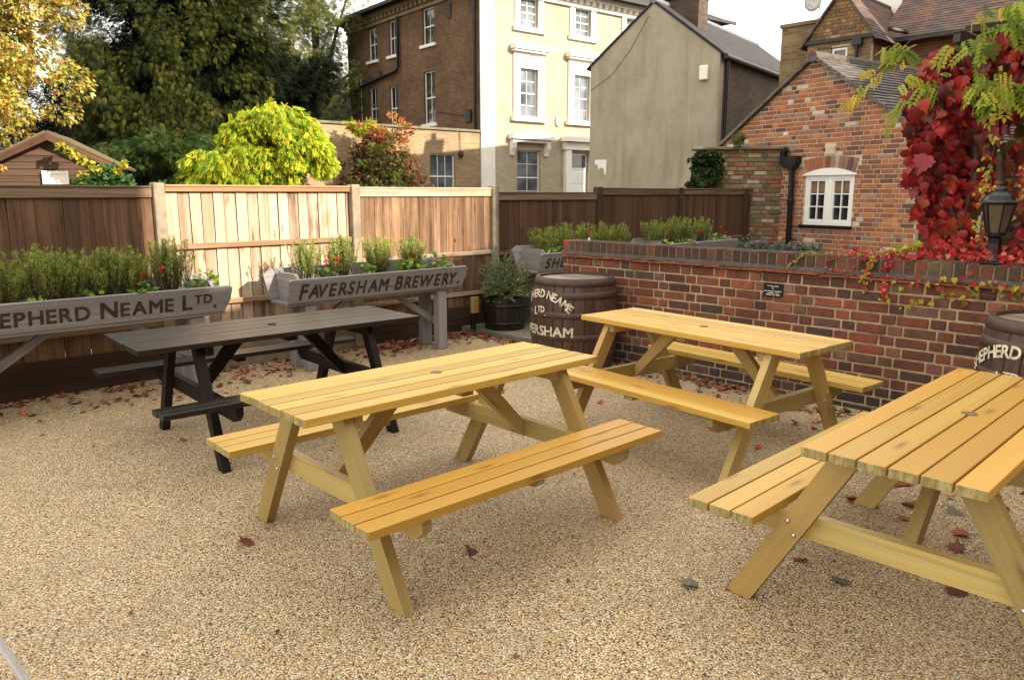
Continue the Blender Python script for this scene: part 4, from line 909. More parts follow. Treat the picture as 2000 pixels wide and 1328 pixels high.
# ---- rendered gable house
Rn = thing('rendered_house', 'house with a blank grey cement rendered gable and a slate roof', 'house', (4.021, 23.0, 0), R(-37))
gw, ge, ga = 2.04, 5.38, 6.93
m = MB(); m.prism([(-gw, 0), (gw, 0), (gw, ge), (0, ga), (-gw, ge)], ((1, 0, 0), (0, 0, 1), (0, 1, 0)), (0, .15, 0), .3, (.5,) * 4); m.build('gable_wall', M['render'], Rn)
m = MB(); dp = 8.2
m.face([(gw - .004, .3, 0), (gw - .004, dp, 0), (gw - .004, dp, ge), (gw - .004, .3, ge)], [(0, 0), (dp, 0), (dp, ge), (0, ge)], (.5,) * 4); m.face([(-gw + .004, .3, 0), (-gw + .004, dp, 0), (-gw + .004, dp, ge), (-gw + .004, .3, ge)], [(0, 0), (dp, 0), (dp, ge), (0, ge)], (.5,) * 4); m.prism([(-gw, 0), (gw, 0), (gw, ge), (0, ga), (-gw, ge)], ((1, 0, 0), (0, 0, 1), (0, 1, 0)), (0, dp, 0), .05, (.5,) * 4); m.build('side_walls', M['brick_grey'], Rn)
def gable_roof(par, gw, ge, ga, y0, y1, mat, over=.14, th=.07, edge=.04):
    m = MB(); sl = math.hypot(gw, ga - ge); k = (ga - ge) / gw
    for sg in (-1, 1):
        x1 = gw + over; z1 = ge - over * k; nrm = Vector((sg * (ga - ge), 0, gw)).normalized() * th
        a, b, c, d = Vector((0, y0, ga)), Vector((0, y1, ga)), Vector((sg * x1, y1, z1)), Vector((sg * x1, y0, z1)); L_ = math.hypot(x1, ga - z1); dy = y1 - y0
        T = [p + nrm for p in (a, b, c, d)]
        if sg < 0: T[0].x -= 0
        m.face(T, [(0, L_), (dy, L_), (dy, 0), (0, 0)], (.5,) * 4); m.face([d, c, b, a], [(0, 0), (dy, 0), (dy, L_), (0, L_)], (.5,) * 4)
        for p, q, r_, s_ in ((a, d, T[3], T[0]), (b, c, T[2], T[1]), (c, d, T[3], T[2])): m.face([p, q, r_, s_], [(0, 0), (L_, 0), (L_, .02), (0, .02)], (.5,) * 4)
    return m.build('roof', mat, par)
rf = gable_roof(Rn, gw, ge, ga, -.03, dp + .1, M['slate'], .12)
m = MB(); m.tube([(0, -.04, ga + .07), (0, dp + .1, ga + .07)], .09, 8); m.build('ridge', M['lead'], rf, smooth=True)
m = MB(); brickbox(m, -.50, .95, .9, 1.55, 6.0, 7.15); brickbox(m, -.56, 1.01, .84, 1.61, 7.152, 7.3); ch = m.build('chimney', M['brick_grey'], rf)
for x in (-.2, .25, .7):
    m = MB(); m.lathe([(.12, 0), (.10, .3), (.12, .34), (.09, .34), (.08, .05)], 12, (x, 1.22, 7.3)); m.build('chimney_pot', M['tile_red'], ch, smooth=True)
m = MB(); m.tube([(gw + .17, -.02, ge - .1), (gw + .17, dp, ge - .1)], .07, 8); m.tube([(gw + .08, .35, ge - .1), (gw + .08, .35, 0)], .055, 8); m.build('gutter', M['black'], Rn, smooth=True)
m = MB(); bxm(m, mapF, (1.49, 1.73), (-.12, -.001), (4.70, 5.08)); m.build('alarm_box', M['stucco'], Rn, bevel=.02)
m = MB(); m.prism([(-1.84, 2.65), (-1.43, 2.65), (-1.44, 2.22), (-1.50, 2.20), (-1.52, 2.38), (-1.62, 2.42), (-1.70, 2.36), (-1.74, 2.50), (-1.84, 2.52)], ((1, 0, 0), (0, 0, 1), (0, 1, 0)), (0, -.004, 0), .006); m.build('torn_notice', M['white'], Rn)
m = MB(); m.tube([(-.15, -.015, 6.6), (-.7, -.015, 5.75), (-1.3, -.015, 5.1), (-2.03, -.015, 4.7)], .006, 4); m.build('cable', M['fascia'], Rn)

# ---- brick cottage
random.seed(81)
Ct = thing('brick_cottage', 'small orange red brick outbuilding with a white cottage window in its gable', 'cottage', (4.985, 13.2, 0), R(-57))
gw, ge, ga = 1.95, 2.46, 3.80; kk = (ga - ge) / gw
PALO = [(.37, .132, .058, 4), (.29, .10, .052, 3), (.45, .175, .065, 2), (.21, .078, .052, 2), (.12, .062, .052, 1.6), (.21, .16, .125, 1.3), (.55, .47, .39, .55), (.29, .12, .075, 2), (.33, .19, .13, .8)]
wx0, wx1, wz0, wz1 = -.02, .88, 1.12, 1.99; wc = (wx0 + wx1) / 2
lim_c = lambda z: gw - max(0, (z - ge)) / kk + .02
def arch_gap(z, z2):
    zc = (z + z2) / 2
    if zc < wz1 - .03 or zc > 2.235: return None
    u = (zc - 2.0) / .235; hw_ = .47 + .10 * max(0, u); return (wc - hw_, wc + hw_)
m = MB(); bricks(m, -gw, gw, 0, ga, PALO, .0745, .225, .0155, lim_c, jit=.003, depth=.09, holes=[(wx0 - .005, wx1 + .005, wz0 - .03, wz1 - .03), arch_gap, (.32, .51, 2.26, 2.40)]); m.build('gable_bricks', M['brick_orange'], Ct, bevel=.003)
m = MB()
for x0, x1, z0, z1 in ((-gw, wx0, 0, ge), (wx1, gw, 0, ge), (wx0, wx1, 0, wz0), (wx0, wx1, wz1 + .10, ge)): m.box(((x0 + x1) / 2, .055, (z0 + z1) / 2), (x1 - x0, .09, z1 - z0), None, (.5, .5, .5, 1))
m.prism([(-gw, ge), (gw, ge), (0, ga)], ((1, 0, 0), (0, 0, 1), (0, 1, 0)), (0, .055, 0), .09, (.5,) * 4); m.build('mortar_bed', M['mortar_pale'], Ct)
m = MB(); n = 12
for k in range(n):
    u = (k + .5) / n * 2 - 1; a = u * R(15); cx = wc + u * .485; zc = 2.125 - abs(u) ** 2 * .045
    m.box((cx, .044, zc), (.075, .09, .225), rotv(a, 'Y'), pickc(PALO))
m.build('window_arch', M['brick_orange'], Ct, bevel=.003)
# window
m = MB(); e = .055; dz = .02
bxm(m, mapF, (wx0, wx0 + e), (dz, dz + .06), (wz0, wz1 - .06)); bxm(m, mapF, (wx1 - e, wx1), (dz, dz + .06), (wz0, wz1 - .06)); bxm(m, mapF, (wx0 + e, wx1 - e), (dz, dz + .06), (wz0, wz0 + .06)); bxm(m, mapF, (wx0 + e, wx1 - e), (dz, dz + .06), (wz1 - .12, wz1 - .06))
bxm(m, mapF, (wc - .055, wc + .055), (dz, dz + .06), (wz0 + .06, wz1 - .12))
for (a0, a1) in ((wx0 + e, wc - .055), (wc + .055, wx1 - e)):
    for b0, b1 in ((a0, a0 + .032), (a1 - .032, a1)): bxm(m, mapF, (b0, b1), (dz + .008, dz + .05), (wz0 + .06, wz1 - .12))
    for c0 in (wz0 + .06, wz1 - .152): bxm(m, mapF, (a0 + .032, a1 - .032), (dz + .008, dz + .05), (c0, c0 + .032))
    xm = (a0 + a1) / 2; bxm(m, mapF, (xm - .01, xm + .01), (dz + .012, dz + .045), (wz0 + .09, wz1 - .15))
    hh = (wz1 - .15 - wz0 - .09) / 3
    for q in (1, 2): bxm(m, mapF, (a0 + .03, a1 - .03), (dz + .014, dz + .043), (wz0 + .09 + hh * q - .01, wz0 + .09 + hh * q + .01))
arc = [(wc - .50, wz1 - .06)] + [(wc + .50 * u, wz1 + .045 - .105 * u * u * 1.0 + .015) for u in np.linspace(-1, 1, 13)] + [(wc + .50, wz1 - .06)]
arc = [(wc - .50, wz1 - .058)] + [(wc + .50 * u, wz1 - .045 + .105 * (1 - u * u)) for u in np.linspace(-1, 1, 13)] + [(wc + .50, wz1 - .058)]
m.prism(arc, ((1, 0, 0), (0, 0, 1), (0, 1, 0)), (0, .01, 0), .07)
wn = m.build('window', M['white'], Ct, bevel=.003)
m = MB(); m.face([(wx0, .075, wz0), (wx1, .075, wz0), (wx1, .075, wz1), (wx0, .075, wz1)], [(0, 0)] * 4, (.5,) * 4); m.build('pane', M['glass'], wn)
m = MB(); bxm(m, mapF, (wx0 + .06, wx1 - .06), (.072, .074), (1.66, 1.86)); m.build('blind', M['curtain'], wn)
m = MB(); bxm(m, mapF, (wx0 - .05, wx1 + .03), (-.05, .05), (wz0 - .055, wz0 - .003)); m.build('sill', M['black'], wn, bevel=.006)
m = MB(); bxm(m, mapF, (.33, .50), (-.015, .03), (2.26, 2.40)); bxm(m, mapF, (.35, .48), (-.02, -.0155), (2.28, 2.38)); m.build('air_vent', M['mortar_pale'], Ct, bevel=.004)
m = MB(); m.tube([(-.26, -.07, 2.1), (-.24, -.07, 1.5), (-.22, -.07, 0)], .045, 10); m.lathe([(.055, 1.46), (.06, 1.47), (.06, 1.53), (.055, 1.54)], 12, (-.24, -.07, 0)); m.prism([(-.14, 0), (.14, 0), (.15, .02), (.15, .13), (-.15, .13), (-.15, .02), (-.09, -.06), (.09, -.06)][0:0] or [(-.08, 0), (.08, 0), (.15, .08), (.15, .20), (-.15, .20), (-.15, .08)], ((1, 0, 0), (0, 0, 1), (0, 1, 0)), (-.27, -.09, 2.06), .16); m.build('downpipe', M['black'], Ct, bevel=.004)
m = MB(); m.tube([(-.42, -.10, 2.12), (-.42, -.10, 2.32), (-.36, -.10, 2.38)], .06, 8); m.build('downpipe', M['black'], Ct, smooth=True)
dp = 5.6
m = MB()
wall_grid(m, lambda a, d, z: (gw - d, a, z), .1, dp, 0, ge + .06, [(1.2, 2.0, 1.0, 1.9)], .1); m.face([(-gw, .1, 0), (-gw, dp, 0), (-gw, dp, ge), (-gw, .1, ge)], [(0, 0), (dp, 0), (dp, ge), (0, ge)], (.5,) * 4); m.prism([(-gw, 0), (gw, 0), (gw, ge), (0, ga), (-gw, ge)], ((1, 0, 0), (0, 0, 1), (0, 1, 0)), (0, dp, 0), .1, (.5,) * 4); m.build('side_walls', M['brick_red_far'], Ct)
sash(Ct, lambda a, d, z: (gw - d, a, z), 1.2, 2.0, 1.0, 1.9, 2, 1, .04, 'glass', sashes=1)
def tiled(mb, O, U, Vv, lu, lv, tw, thh, pal, thick=.022, stagger=True, tilt=.09):
    """rows of overlapping tiles: U along the eave, V up the slope"""
    O, U, Vv = Vector(O), Vector(U).normalized(), Vector(Vv).normalized(); N = U.cross(Vv).normalized()
    if N.z < 0: N = -N
    rows = int(lv / thh)
    for j in range(rows):
        x = -tw * (.5 if (j % 2 and stagger) else 0)
        while x < lu:
            a, b = max(x, 0), min(x + tw, lu)
            if b - a > .02:
                lift = random.uniform(0, .004); tl = thh * 1.18; c = O + U * ((a + b) / 2) + Vv * (j * thh + tl / 2) + N * (thick * 1.0 + lift)
                rm_ = Matrix((U, Vv, N)).transposed() @ rotv(-tilt + random.uniform(-.012, .012), 'X') @ rotv(random.uniform(-.006, .006), 'Z')
                mb.box(c, (b - a - .003, tl, thick), rm_, pickc(pal))
            x += tw
PALT = [(.13, .118, .112, 4), (.17, .158, .15, 3), (.10, .09, .086, 2.5), (.15, .11, .09, 1), (.15, .14, .15, 2)]
m = MB(); L_ = math.hypot(gw + .14, ga - ge + .14 * kk)
for sg in (1, -1): tiled(m, (sg * (gw + .14), -.07, ge - .14 * kk + .03), (0, 1, 0), (-sg * gw, 0, ga - ge), dp + .15, L_, .17, .105, PALT, .026, True, .20)
rf = m.build('roof', M['tile_roof'], Ct)
m = MB(); 
for k in range(int(dp / .42) + 1):
    y = -.08 + k * .42; m.tube([(0, y, ga + .04), (0, y + .415, ga + .045 + random.uniform(-.006, .006))], [.088, .082], 10)
m.build('ridge', M['ridge'], rf, smooth=True)
m = MB()
for sg in (-1, 1):
    nn_ = 22
    for k in range(nn_):
        u = (k + .5) / nn_; m.box((sg * (gw + .13) * (1 - u), -.035, ge - .13 * kk + (ga - ge + .13 * kk) * u + .028), (.115, .09, .022), rotv(sg * math.atan(kk) + random.uniform(-.03, .03), 'Y'), pickc(PALT))
m.build('verge_tiles', M['tile_roof'], rf, bevel=.003)

# ---- old garden boundary wall behind the fence end
random.seed(91)
Ow = thing('old_wall', 'old crumbling mossy brick wall standing between the fence end and the brick cottage', 'wall', (4.032, 13.75, 0), R(-10))
PALD = [(.21, .10, .055, 3), (.26, .21, .13, 3), (.19, .165, .085, 3), (.30, .11, .06, 2), (.13, .10, .07, 2), (.38, .33, .25, .8)]
m = MB(); bricks(m, -.80, .84, 0, 2.38, PALD, .075, .225, .010, jit=.007, depth=.16); m.build('brick_courses', M['brick_buff'], Ow, bevel=.006)
m = MB(); m.box((.02, .14, 1.19), (1.62, .22, 2.38), None, (.5,) * 4); m.build('mortar_core', M['mortar'], Ow)
m = MB(); m.box((.02, .1, 2.415), (1.76, .36, .05)); m.build('coping', M['slab'], Ow, bevel=.01)
m = MB(); bricks(m, .85, 1.10, 0, 2.30, PALD, .075, .225, .010, jit=.006, depth=.20, y=-.03); m.box((.97, .09, 1.15), (.22, .2, 2.3), None, (.3, .24, .13, 1.0001)); m.build('pier', M['brick_buff'], Ow, bevel=.006)

# ---- far house with dormer gable
random.seed(95)
Fh = thing('gabled_house', 'buff brick house with a narrow steep gable and brown tiled roofs behind the cottage', 'house', (7.221, 17.8, 0), R(-46))
gw, ge, ga = .72, 5.02, 5.98; kk = (ga - ge) / gw
PALB = [(.27, .17, .075, 4), (.33, .22, .10, 3), (.18, .105, .055, 3), (.11, .07, .045, 2), (.24, .12, .06, 2)]
lim_f = lambda z: gw - max(0, (z - ge)) / kk + .02
m = MB(); bricks(m, -gw, gw, 3.0, ga, PALB, .0745, .225, .012, lim_f, depth=.09, holes=[(-.165, .195, 4.0, 4.80)]); m.build('gable_bricks', M['brick_buff'], Fh, bevel=.003)
m = MB(); m.box((-.45, .06, 2.5), (.54, .09, 5.0), None, (.5,) * 4); m.box((.46, .06, 2.5), (.52, .09, 5.0), None, (.5,) * 4); m.box((.015, .06, 2.0), (.36, .09, 4.0), None, (.5,) * 4); m.prism([(-gw, 4.82), (gw, 4.82), (gw, ge), (0, ga), (-gw, ge)], ((1, 0, 0), (0, 0, 1), (0, 1, 0)), (0, .065, 0), .08, (.5,) * 4); m.build('mortar_bed', M['mortar_pale'], Fh)
m = MB(); bxm(m, mapF, (-gw - .1, gw + .08), (-.07, .02), (4.93, 5.01)); m.box((gw - .28, -.08, 4.86), (.20, .14, .15)); m.build('black_band', M['fascia'], Fh)
sash(Fh, mapF, -.16, .19, 4.0, 4.80, 1, 1, .05, 'glass', fw=.05, sashes=1)
m = MB(); m.tube([(gw - .28, -.09, 4.85), (gw - .28, -.09, 2.5)], .04, 8); m.build('downpipe', M['black'], Fh, smooth=True)
m = MB(); dp = 3.4
for sx in (-gw, gw): m.face([(sx, .1, 0), (sx, dp, 0), (sx, dp, ge), (sx, .1, ge)], [(0, 0), (dp, 0), (dp, ge), (0, ge)], (.5,) * 4)
m.build('wing_walls', M['brick_dark'], Fh)
PALR = [(.15, .085, .065, 3), (.115, .07, .06, 3), (.19, .095, .065, 2), (.09, .06, .055, 2), (.10, .085, .085, 2)]
m = MB(); L_ = math.hypot(gw + .14, ga - ge + .14 * kk)
for sg in (1, -1): tiled(m, (sg * (gw + .14), -.09, ge - .14 * kk + .02), (0, 1, 0), (-sg * gw, 0, ga - ge), dp, L_, .17, .095, PALR)
rf = m.build('gable_roof', M['tile_roof'], Fh)
m = MB(); m.tube([(0, -.1, ga + .03), (0, dp, ga + .03)], .07, 8, (.12, .07, .06, 1.0001)); m.build('ridge', M['tile_roof'], rf, smooth=True)
m = MB()
for sg in (-1, 1):
    for k in range(13):
        u = (k + .5) / 13; m.box((sg * (gw + .12) * (1 - u), -.06, ge - .12 * kk + (ga - ge + .12 * kk) * u + .015), (.12, .08, .02), rotv(sg * math.atan(kk), 'Y'), pickc(PALR))
m.build('verge_tiles', M['tile_roof'], rf)
# main body: wall facing the yard further back, long tiled roof
y0 = 1.3; x0, x1 = gw + .02, 8.5
m = MB(); m.face([(x0, y0, 0), (x1, y0, 0), (x1, y0, 5.05), (x0, y0, 5.05)], [(x0, 0), (x1, 0), (x1, 5.05), (x0, 5.05)], (.5,) * 4); m.face([(x0, y0 + 6, 0), (x1, y0 + 6, 0), (x1, y0 + 6, 5.05), (x0, y0 + 6, 5.05)], [(x0, 0), (x1, 0), (x1, 5.05), (x0, 5.05)], (.5,) * 4); m.prism([(y0, 0), (y0 + 6, 0), (y0 + 6, 5.05), (y0 + 3, 7.4), (y0, 5.05)], ((0, 1, 0), (0, 0, 1), (1, 0, 0)), (x0 - .2, 0, 0), .1, (.5,) * 4); m.build('main_wall', M['brick_red_far'], Fh)
m = MB(); sl = math.hypot(3.25, 2.5); tiled(m, (x0 - .35, y0 - .25, 5.0), (1, 0, 0), (0, 3.25, 2.5), x1 - x0 + .4, sl, .20, .115, PALR)
m.face([(x0 - .35, y0 + 3, 7.5), (x1, y0 + 3, 7.5), (x1, y0 + 6.25, 5), (x0 - .35, y0 + 6.25, 5)], [(0, 0)] * 4, (.1, .08, .07, 1.0001)); m.build('main_roof', M['tile_roof'], Fh)
m = MB(); bxm(m, mapF, (x0 - .3, x1), (y0 - .34, y0 - .22), (4.93, 5.03)); m.tube([(gw + .12, .55, 5.15), (gw + .32, 1.05, 5.12)], .05, 6); m.build('gutter', M['fascia'], Fh)
m = MB(); m.prism([(.0, 0), (.16, 0), (.16, 1.0), (.0, 1.0)], ((1, 0, 0), Vector((0, 1.0, .77)).normalized(), (0, -.6, .8)), (gw + .20, y0 - .22, 5.04), .03); m.build('flashing', M['lead'], Fh)
m = MB(); brickbox(m, -1.62, -.76, .5, 1.3, 0, 5.50); brickbox(m, -1.66, -.72, .46, 1.34, 5.502, 5.58); m.build('chimney_stack', M['brick_tan'], Fh)
m = MB(); bxm(m, mapF, (-.62, .3), (2.6, 3.3), (4.5, 6.6)); bxm(m, mapF, (-.66, .34), (2.56, 3.34), (6.602, 6.72)); m.build('rear_chimney', M['stucco'], Fh)
ds = thing('satellite_dish', 'round grey satellite dish on a mast above the chimney stack', 'satellite dish', Fh.matrix_basis @ Vector((-.95, .95, 5.58)), R(-46))
m = MB(); m.lathe([(.0, -.05), (.12, -.035), (.21, 0), (.212, .008), (.12, -.022), (.0, -.036)], 24); m.V = [(x * 1.0 - .12, -z_ * 1.0 - .09, .50 + y * 1.1) for x, y, z_ in m.V]; m.build('dish', M['dish'], ds, smooth=True)
m = MB(); m.tube([(0, 0, 0), (0, 0, .85)], .018, 6); m.tube([(0, 0, .5), (-.12, -.06, .5)], .015, 6); m.tube([(-.12, -.1, .36), (-.14, -.30, .42)], .010, 6); m.build('mast', M['steel'], ds)

# ---- shed
random.seed(97)
Sh = thing('timber_shed', 'brown weatherboarded shed with a shallow gable behind the left fence', 'shed', (-8.226, 14.0, 0), R(20))
gw, ge, ga = 1.0, 2.16, 2.66; kk = (ga - ge) / gw
m = MB(); z = 0
while z < ga - .03:
    hw = gw if z < ge else gw - (z - ge) / kk
    hw2 = gw if z + .115 < ge else max(gw - (z + .115 - ge) / kk, .02)
    m.prism([(-hw, 0), (hw, 0), (hw2, .124), (-hw2, .124)], ((1, 0, 0), Vector((0, .16, 1)).normalized(), (0, -1, .16)), (0, -.012, z), .018); z += .115
m.build('weatherboards', wood('shed_board', (.095, .058, .038), (.05, .03, .021), (.075, .04, .025), rough=.8, streak=(.6, 24), weather=(.07, .045, .032), spec=.2), Sh, bevel=.002)
m = MB(); m.box((0, 1.0, 1.05), (2 * gw, 1.9, 2.1), None, (.5,) * 4); m.prism([(-gw, ge), (gw, ge), (0, ga - .02)], ((1, 0, 0), (0, 0, 1), (0, 1, 0)), (0, 1.0, 0), 1.9, (.5,) * 4); m.build('body', M['fascia'], Sh)
gable_roof(Sh, gw, ge, ga + .03, -.22, 1.95, plain('felt_roof', (.13, .095, .06), .9, .25, 10, .2, dirt=(.10, .10, .04)), .15, .04)
m = MB()
for sg in (-1, 1): m.prism([(sg * -.005, ga - .10), (sg * -.005, ga + .03), (sg * (gw + .15), ge - .15 * kk + .03), (sg * (gw + .15), ge - .15 * kk - .10)], ((1, 0, 0), (0, 0, 1), (0, 1, 0)), (0, -.215, 0), .025)
m.build('bargeboard', M['fence_run'], Sh)
sg_ = thing('notice_board', 'plain white notice board on the front of the brown shed', 'sign', (-8.16, 13.95, 1.915), R(20))
m = MB(); m.box((0, 0, 0), (.42, .02, .235)); m.build('board', M['white'], sg_, bevel=.004)
m = MB(); m.box((0, -.0115, .058), (.36, .002, .006)); m.build('line', M['lead'], sg_)

# ---- small slate roofed building far behind the trees
Ob = thing('slate_outbuilding', 'low building with a pale slate roof glimpsed left of the tall house', 'building', (-10.2, 42, 0), R(38))
m = MB(); wall_grid(m, mapF, -6, 6, 0, 5.2, []); wall_grid(m, mapS, 0, 6, 0, 5.2, [], d=-6.0); m.build('walls', M['brick_dark'], Ob)
m = MB(); m.face([(-6.3, -.3, 5.1), (6.3, -.3, 5.1), (6.3, 3, 7.4), (-6.3, 3, 7.4)], [(0, 0), (12.6, 0), (12.6, 4), (0, 4)], (.5,) * 4); m.face([(-6.3, 6.3, 5.1), (6.3, 6.3, 5.1), (6.3, 3, 7.4), (-6.3, 3, 7.4)], [(0, 0), (12.6, 0), (12.6, 4), (0, 4)], (.5,) * 4); m.build('roof', M['slate'], Ob)

# ---- unseen pub and neighbour blocks added right of frame, heights stepped to cast shade
Pb = thing('pub_shade_block', 'unseen brick pub block added right of the yard to shade it', 'house', (5.1, -3.162, 0), R(58.2))
for x0, x1, h_ in ((-9, 4.02, 9.2), (4.02, 7.9, 5.92), (7.9, 14.5, 7.0), (14.5, 19.3, 9.2)):
    m = MB()
    for q in (((x0, 0), (x1, 0)), ((x1, 0), (x1, -7)), ((x1, -7), (x0, -7)), ((x0, -7), (x0, 0))):
        l_ = math.hypot(q[1][0] - q[0][0], q[1][1] - q[0][1]); m.face([(*q[0], 0), (*q[1], 0), (*q[1], h_), (*q[0], h_)], [(0, 0), (l_, 0), (l_, h_), (0, h_)], (.5,) * 4)
    m.build('wall', M['brick_red_far'], Pb)
    m = MB(); m.face([(x0, .1, h_), (x1, .1, h_), (x1, -3.5, h_ + .8), (x0, -3.5, h_ + .8)], [(0, 0), (9, 0), (9, 4), (0, 4)], (.5,) * 4); m.face([(x0, -7.1, h_), (x1, -7.1, h_), (x1, -3.5, h_ + .8), (x0, -3.5, h_ + .8)], [(0, 0), (9, 0), (9, 4), (0, 4)], (.5,) * 4); m.build('roof', M['slate'], Pb)
    for k in range(int((x1 - x0) / 3)):
        sash(Pb, lambda a, d, z: (a, -d + .06, z), x0 + 1 + k * 3, x0 + 2 + k * 3, 1.0, 2.4, 2, 2, .0)
Nb = thing('side_shade_block', 'unseen tall brick block added beyond the pub block to shade the rendered house', 'house', (4.25 + .527 * 19.6, -2.635 + .85 * 19.6, 0), R(58.2))  # unseen block, sized to throw shade on the rendered house's side wall
m = MB()
for q in (((0, 0), (7.0, 0)), ((7.0, 0), (7.0, -6)), ((7.0, -6), (0, -6)), ((0, -6), (0, 0))): m.face([(*q[0], 0), (*q[1], 0), (*q[1], 10.4), (*q[0], 10.4)], [(0, 0), (4, 0), (4, 10.4), (0, 10.4)], (.5,) * 4)
m.build('wall', M['brick_dark'], Nb)
m = MB(); m.face([(-.1, .1, 10.4), (7.1, .1, 10.4), (7.1, -3, 11.1), (-.1, -3, 11.1)], [(0, 0), (4, 0), (4, 3), (0, 3)], (.5,) * 4); m.face([(-.1, -6.1, 10.4), (7.1, -6.1, 10.4), (7.1, -3, 11.1), (-.1, -3, 11.1)], [(0, 0), (4, 0), (4, 3), (0, 3)], (.5,) * 4); m.build('roof', M['slate'], Nb)

# ================================================================== TREES AND SHRUBS
def crown(name, clumps, per, tpl, size, pal, mat, parent, seed, droop=0.0, W=1.0, flat=.7, up=.6, outw=1.0, center=None):
    """clumps: (n,4) centre + radius; leaves are spread through each clump's volume"""
    global rng
    rng = np.random.default_rng(seed); P = []; D = []; Cc = []; N = []
    cen = clumps[:, :3].mean(0) if center is None else np.array(center)
    for x, y, z, r in clumps:
        n = max(4, int(per * (r / clumps[:, 3].mean()) ** 2)); v = ball(n, 1, .25) * r; v[:, 2] *= flat; P.append(v + np.array([x, y, z]))
        o = np.array([x, y, z]) - cen; o = o / (np.linalg.norm(o) + 1e-6)
        D.append(norm(v) * .8 + o * outw + rng.normal(0, .45, (n, 3)) + np.array([0, 0, -droop]))
        N.append(rng.normal(0, .5, (n, 3)) + np.array([0, 0, up]) + o * .5); Cc.append(pick(pal, n) * rng.uniform(.8, 1.2))
    P = np.concatenate(P); return scatter_leaves(name, P, np.concatenate(D), rng.uniform(.65, 1.3, len(P)) * size, np.concatenate(Cc), tpl, mat, parent, N=np.concatenate(N), W=W)
def limbs(mb, base, tips, r0, seed):
    random.seed(seed)
    for t_ in tips:
        b, t_ = Vector(base), Vector(t_); mid = b.lerp(t_, .5) + Vector((random.uniform(-.3, .3), random.uniform(-.3, .3), (t_ - b).length * .10))
        mb.tube([b, b.lerp(mid, .5) + Vector((0, 0, .05)), mid, mid.lerp(t_, .55), t_], [r0, r0 * .8, r0 * .55, r0 * .35, r0 * .12], 7, (.5, .5, .5, 1))
def ell(n, c, r, seed, shell=.55, zmin=None, ymax=None):
    g = np.random.default_rng(seed); v = norm(g.normal(0, 1, (n * 3, 3))) * (shell + (1 - shell) * g.random((n * 3, 1))); v = v * np.array(r) + np.array(c)
    if zmin is not None: v = v[v[:, 2] > zmin]
    if ymax is not None: v = v[v[:, 1] < ymax]
    return v[:n], g
# --- the big yew
yc = (0, 0, 6.2)
T1 = thing('yew_tree', 'huge dark yew with drooping olive green sprays behind the brown shed', 'tree', (-10.2, 24.0, 0), 0)
m = MB(); m.tube([(0, 0, -.1), (.1, 0, 2.5), (0, .1, 6), (.2, 0, 10)], [.55, .45, .32, .1], 10, (.5,) * 4); limbs(m, (0, 0, 2.2), [(-2.2, -.6, 3.4), (1.8, -.6, 4.0), (1.8, .2, 6.5), (-2.0, .2, 6.5)], .14, 1); m.build('trunk', M['bark'], T1)
v, g = ell(215, yc, (3.2, 2.6, 5.2), 2, .70, zmin=1.9, ymax=1.2)
cl = np.c_[v, g.uniform(.24, .62, len(v))]
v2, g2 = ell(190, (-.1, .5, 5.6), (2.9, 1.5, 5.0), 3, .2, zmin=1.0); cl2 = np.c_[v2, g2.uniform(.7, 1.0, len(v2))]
YEW = [(.046, .058, .010, 3), (.095, .095, .015, 1.6), (.020, .032, .008, 3), (.012, .020, .006, 2), (.14, .12, .018, .4)]
crown('crown', cl, 260, T_SPRAY, .175, YEW, M['leaf_thick'], T1, 4, droop=1.0, flat=1.15, W=.8, center=(0, .6, 6))
crown('inner_foliage', cl2, 75, T_SPRAY, .45, [(.006, .010, .004, 1), (.010, .015, .005, 1)], M['leaf_thick'], T1, 5, droop=.6)  # near-black leaf colour paints the shade inside the crown
# lower green branches of the yew
v, g = ell(34, (.6, -2.6, 2.75), (1.75, .7, .55), 6, .2); cl = np.c_[v, g.uniform(.25, .42, len(v))]
crown('low_branches', cl, 120, T_SPRAY, .17, [(.05, .085, .020, 3), (.075, .115, .025, 2), (.03, .055, .016, 2)], M['leaf_thick'], T1, 7, droop=.5, flat=.6)
# --- dark conifer to its right
T2 = thing('dark_conifer', 'evergreen tree in shade-black leaf colour filling the gap between the yew and the tall house', 'tree', (-8.6, 27.5, 0), 0)
m = MB(); m.tube([(0, 0, -.1), (0, .3, 3), (.1, .3, 6)], [.4, .3, .06], 8, (.5,) * 4); m.build('trunk', M['bark'], T2)
v, g = ell(170, (0, 0, 4.6), (2.5, 1.9, 4.6), 12, .4, zmin=.3); cl = np.c_[v, g.uniform(.4, .75, len(v))]; cl = cl[~((cl[:, 2] > 5.7) & (cl[:, 0] > -.5))]
DK = [(.006, .011, .004, 3), (.010, .016, .006, 2), (.018, .024, .008, 1)]  # near-black leaf palette: shade among the trees is put into the colour
crown('crown', cl, 190, T_SPRAY, .26, DK, M['leaf_thick'], T2, 13, droop=.7, flat=.9)
T2b = thing('shade_undergrowth', 'evergreen undergrowth in near-black leaves painting the shade beneath the big yew', 'hedge', (-7.0, 27.5, 0), 0)
v, g = ell(120, (-5.6, .4, 1.9), (6.2, .9, 2.6), 14, .2, zmin=.2); vl_, _ = ell(70, (-8.6, .6, 3.4), (3.0, .9, 3.0), 16, .2); v = np.r_[v, vl_]; cl = np.c_[v, g.uniform(.5, .85, len(v))]; cl = cl[cl[:, 0] < .3]
crown('foliage', cl, 130, T_SPRAY, .36, DK, M['leaf_thick'], T2b, 15, droop=.4)  # added dark foliage painting the black shade zone under the yew
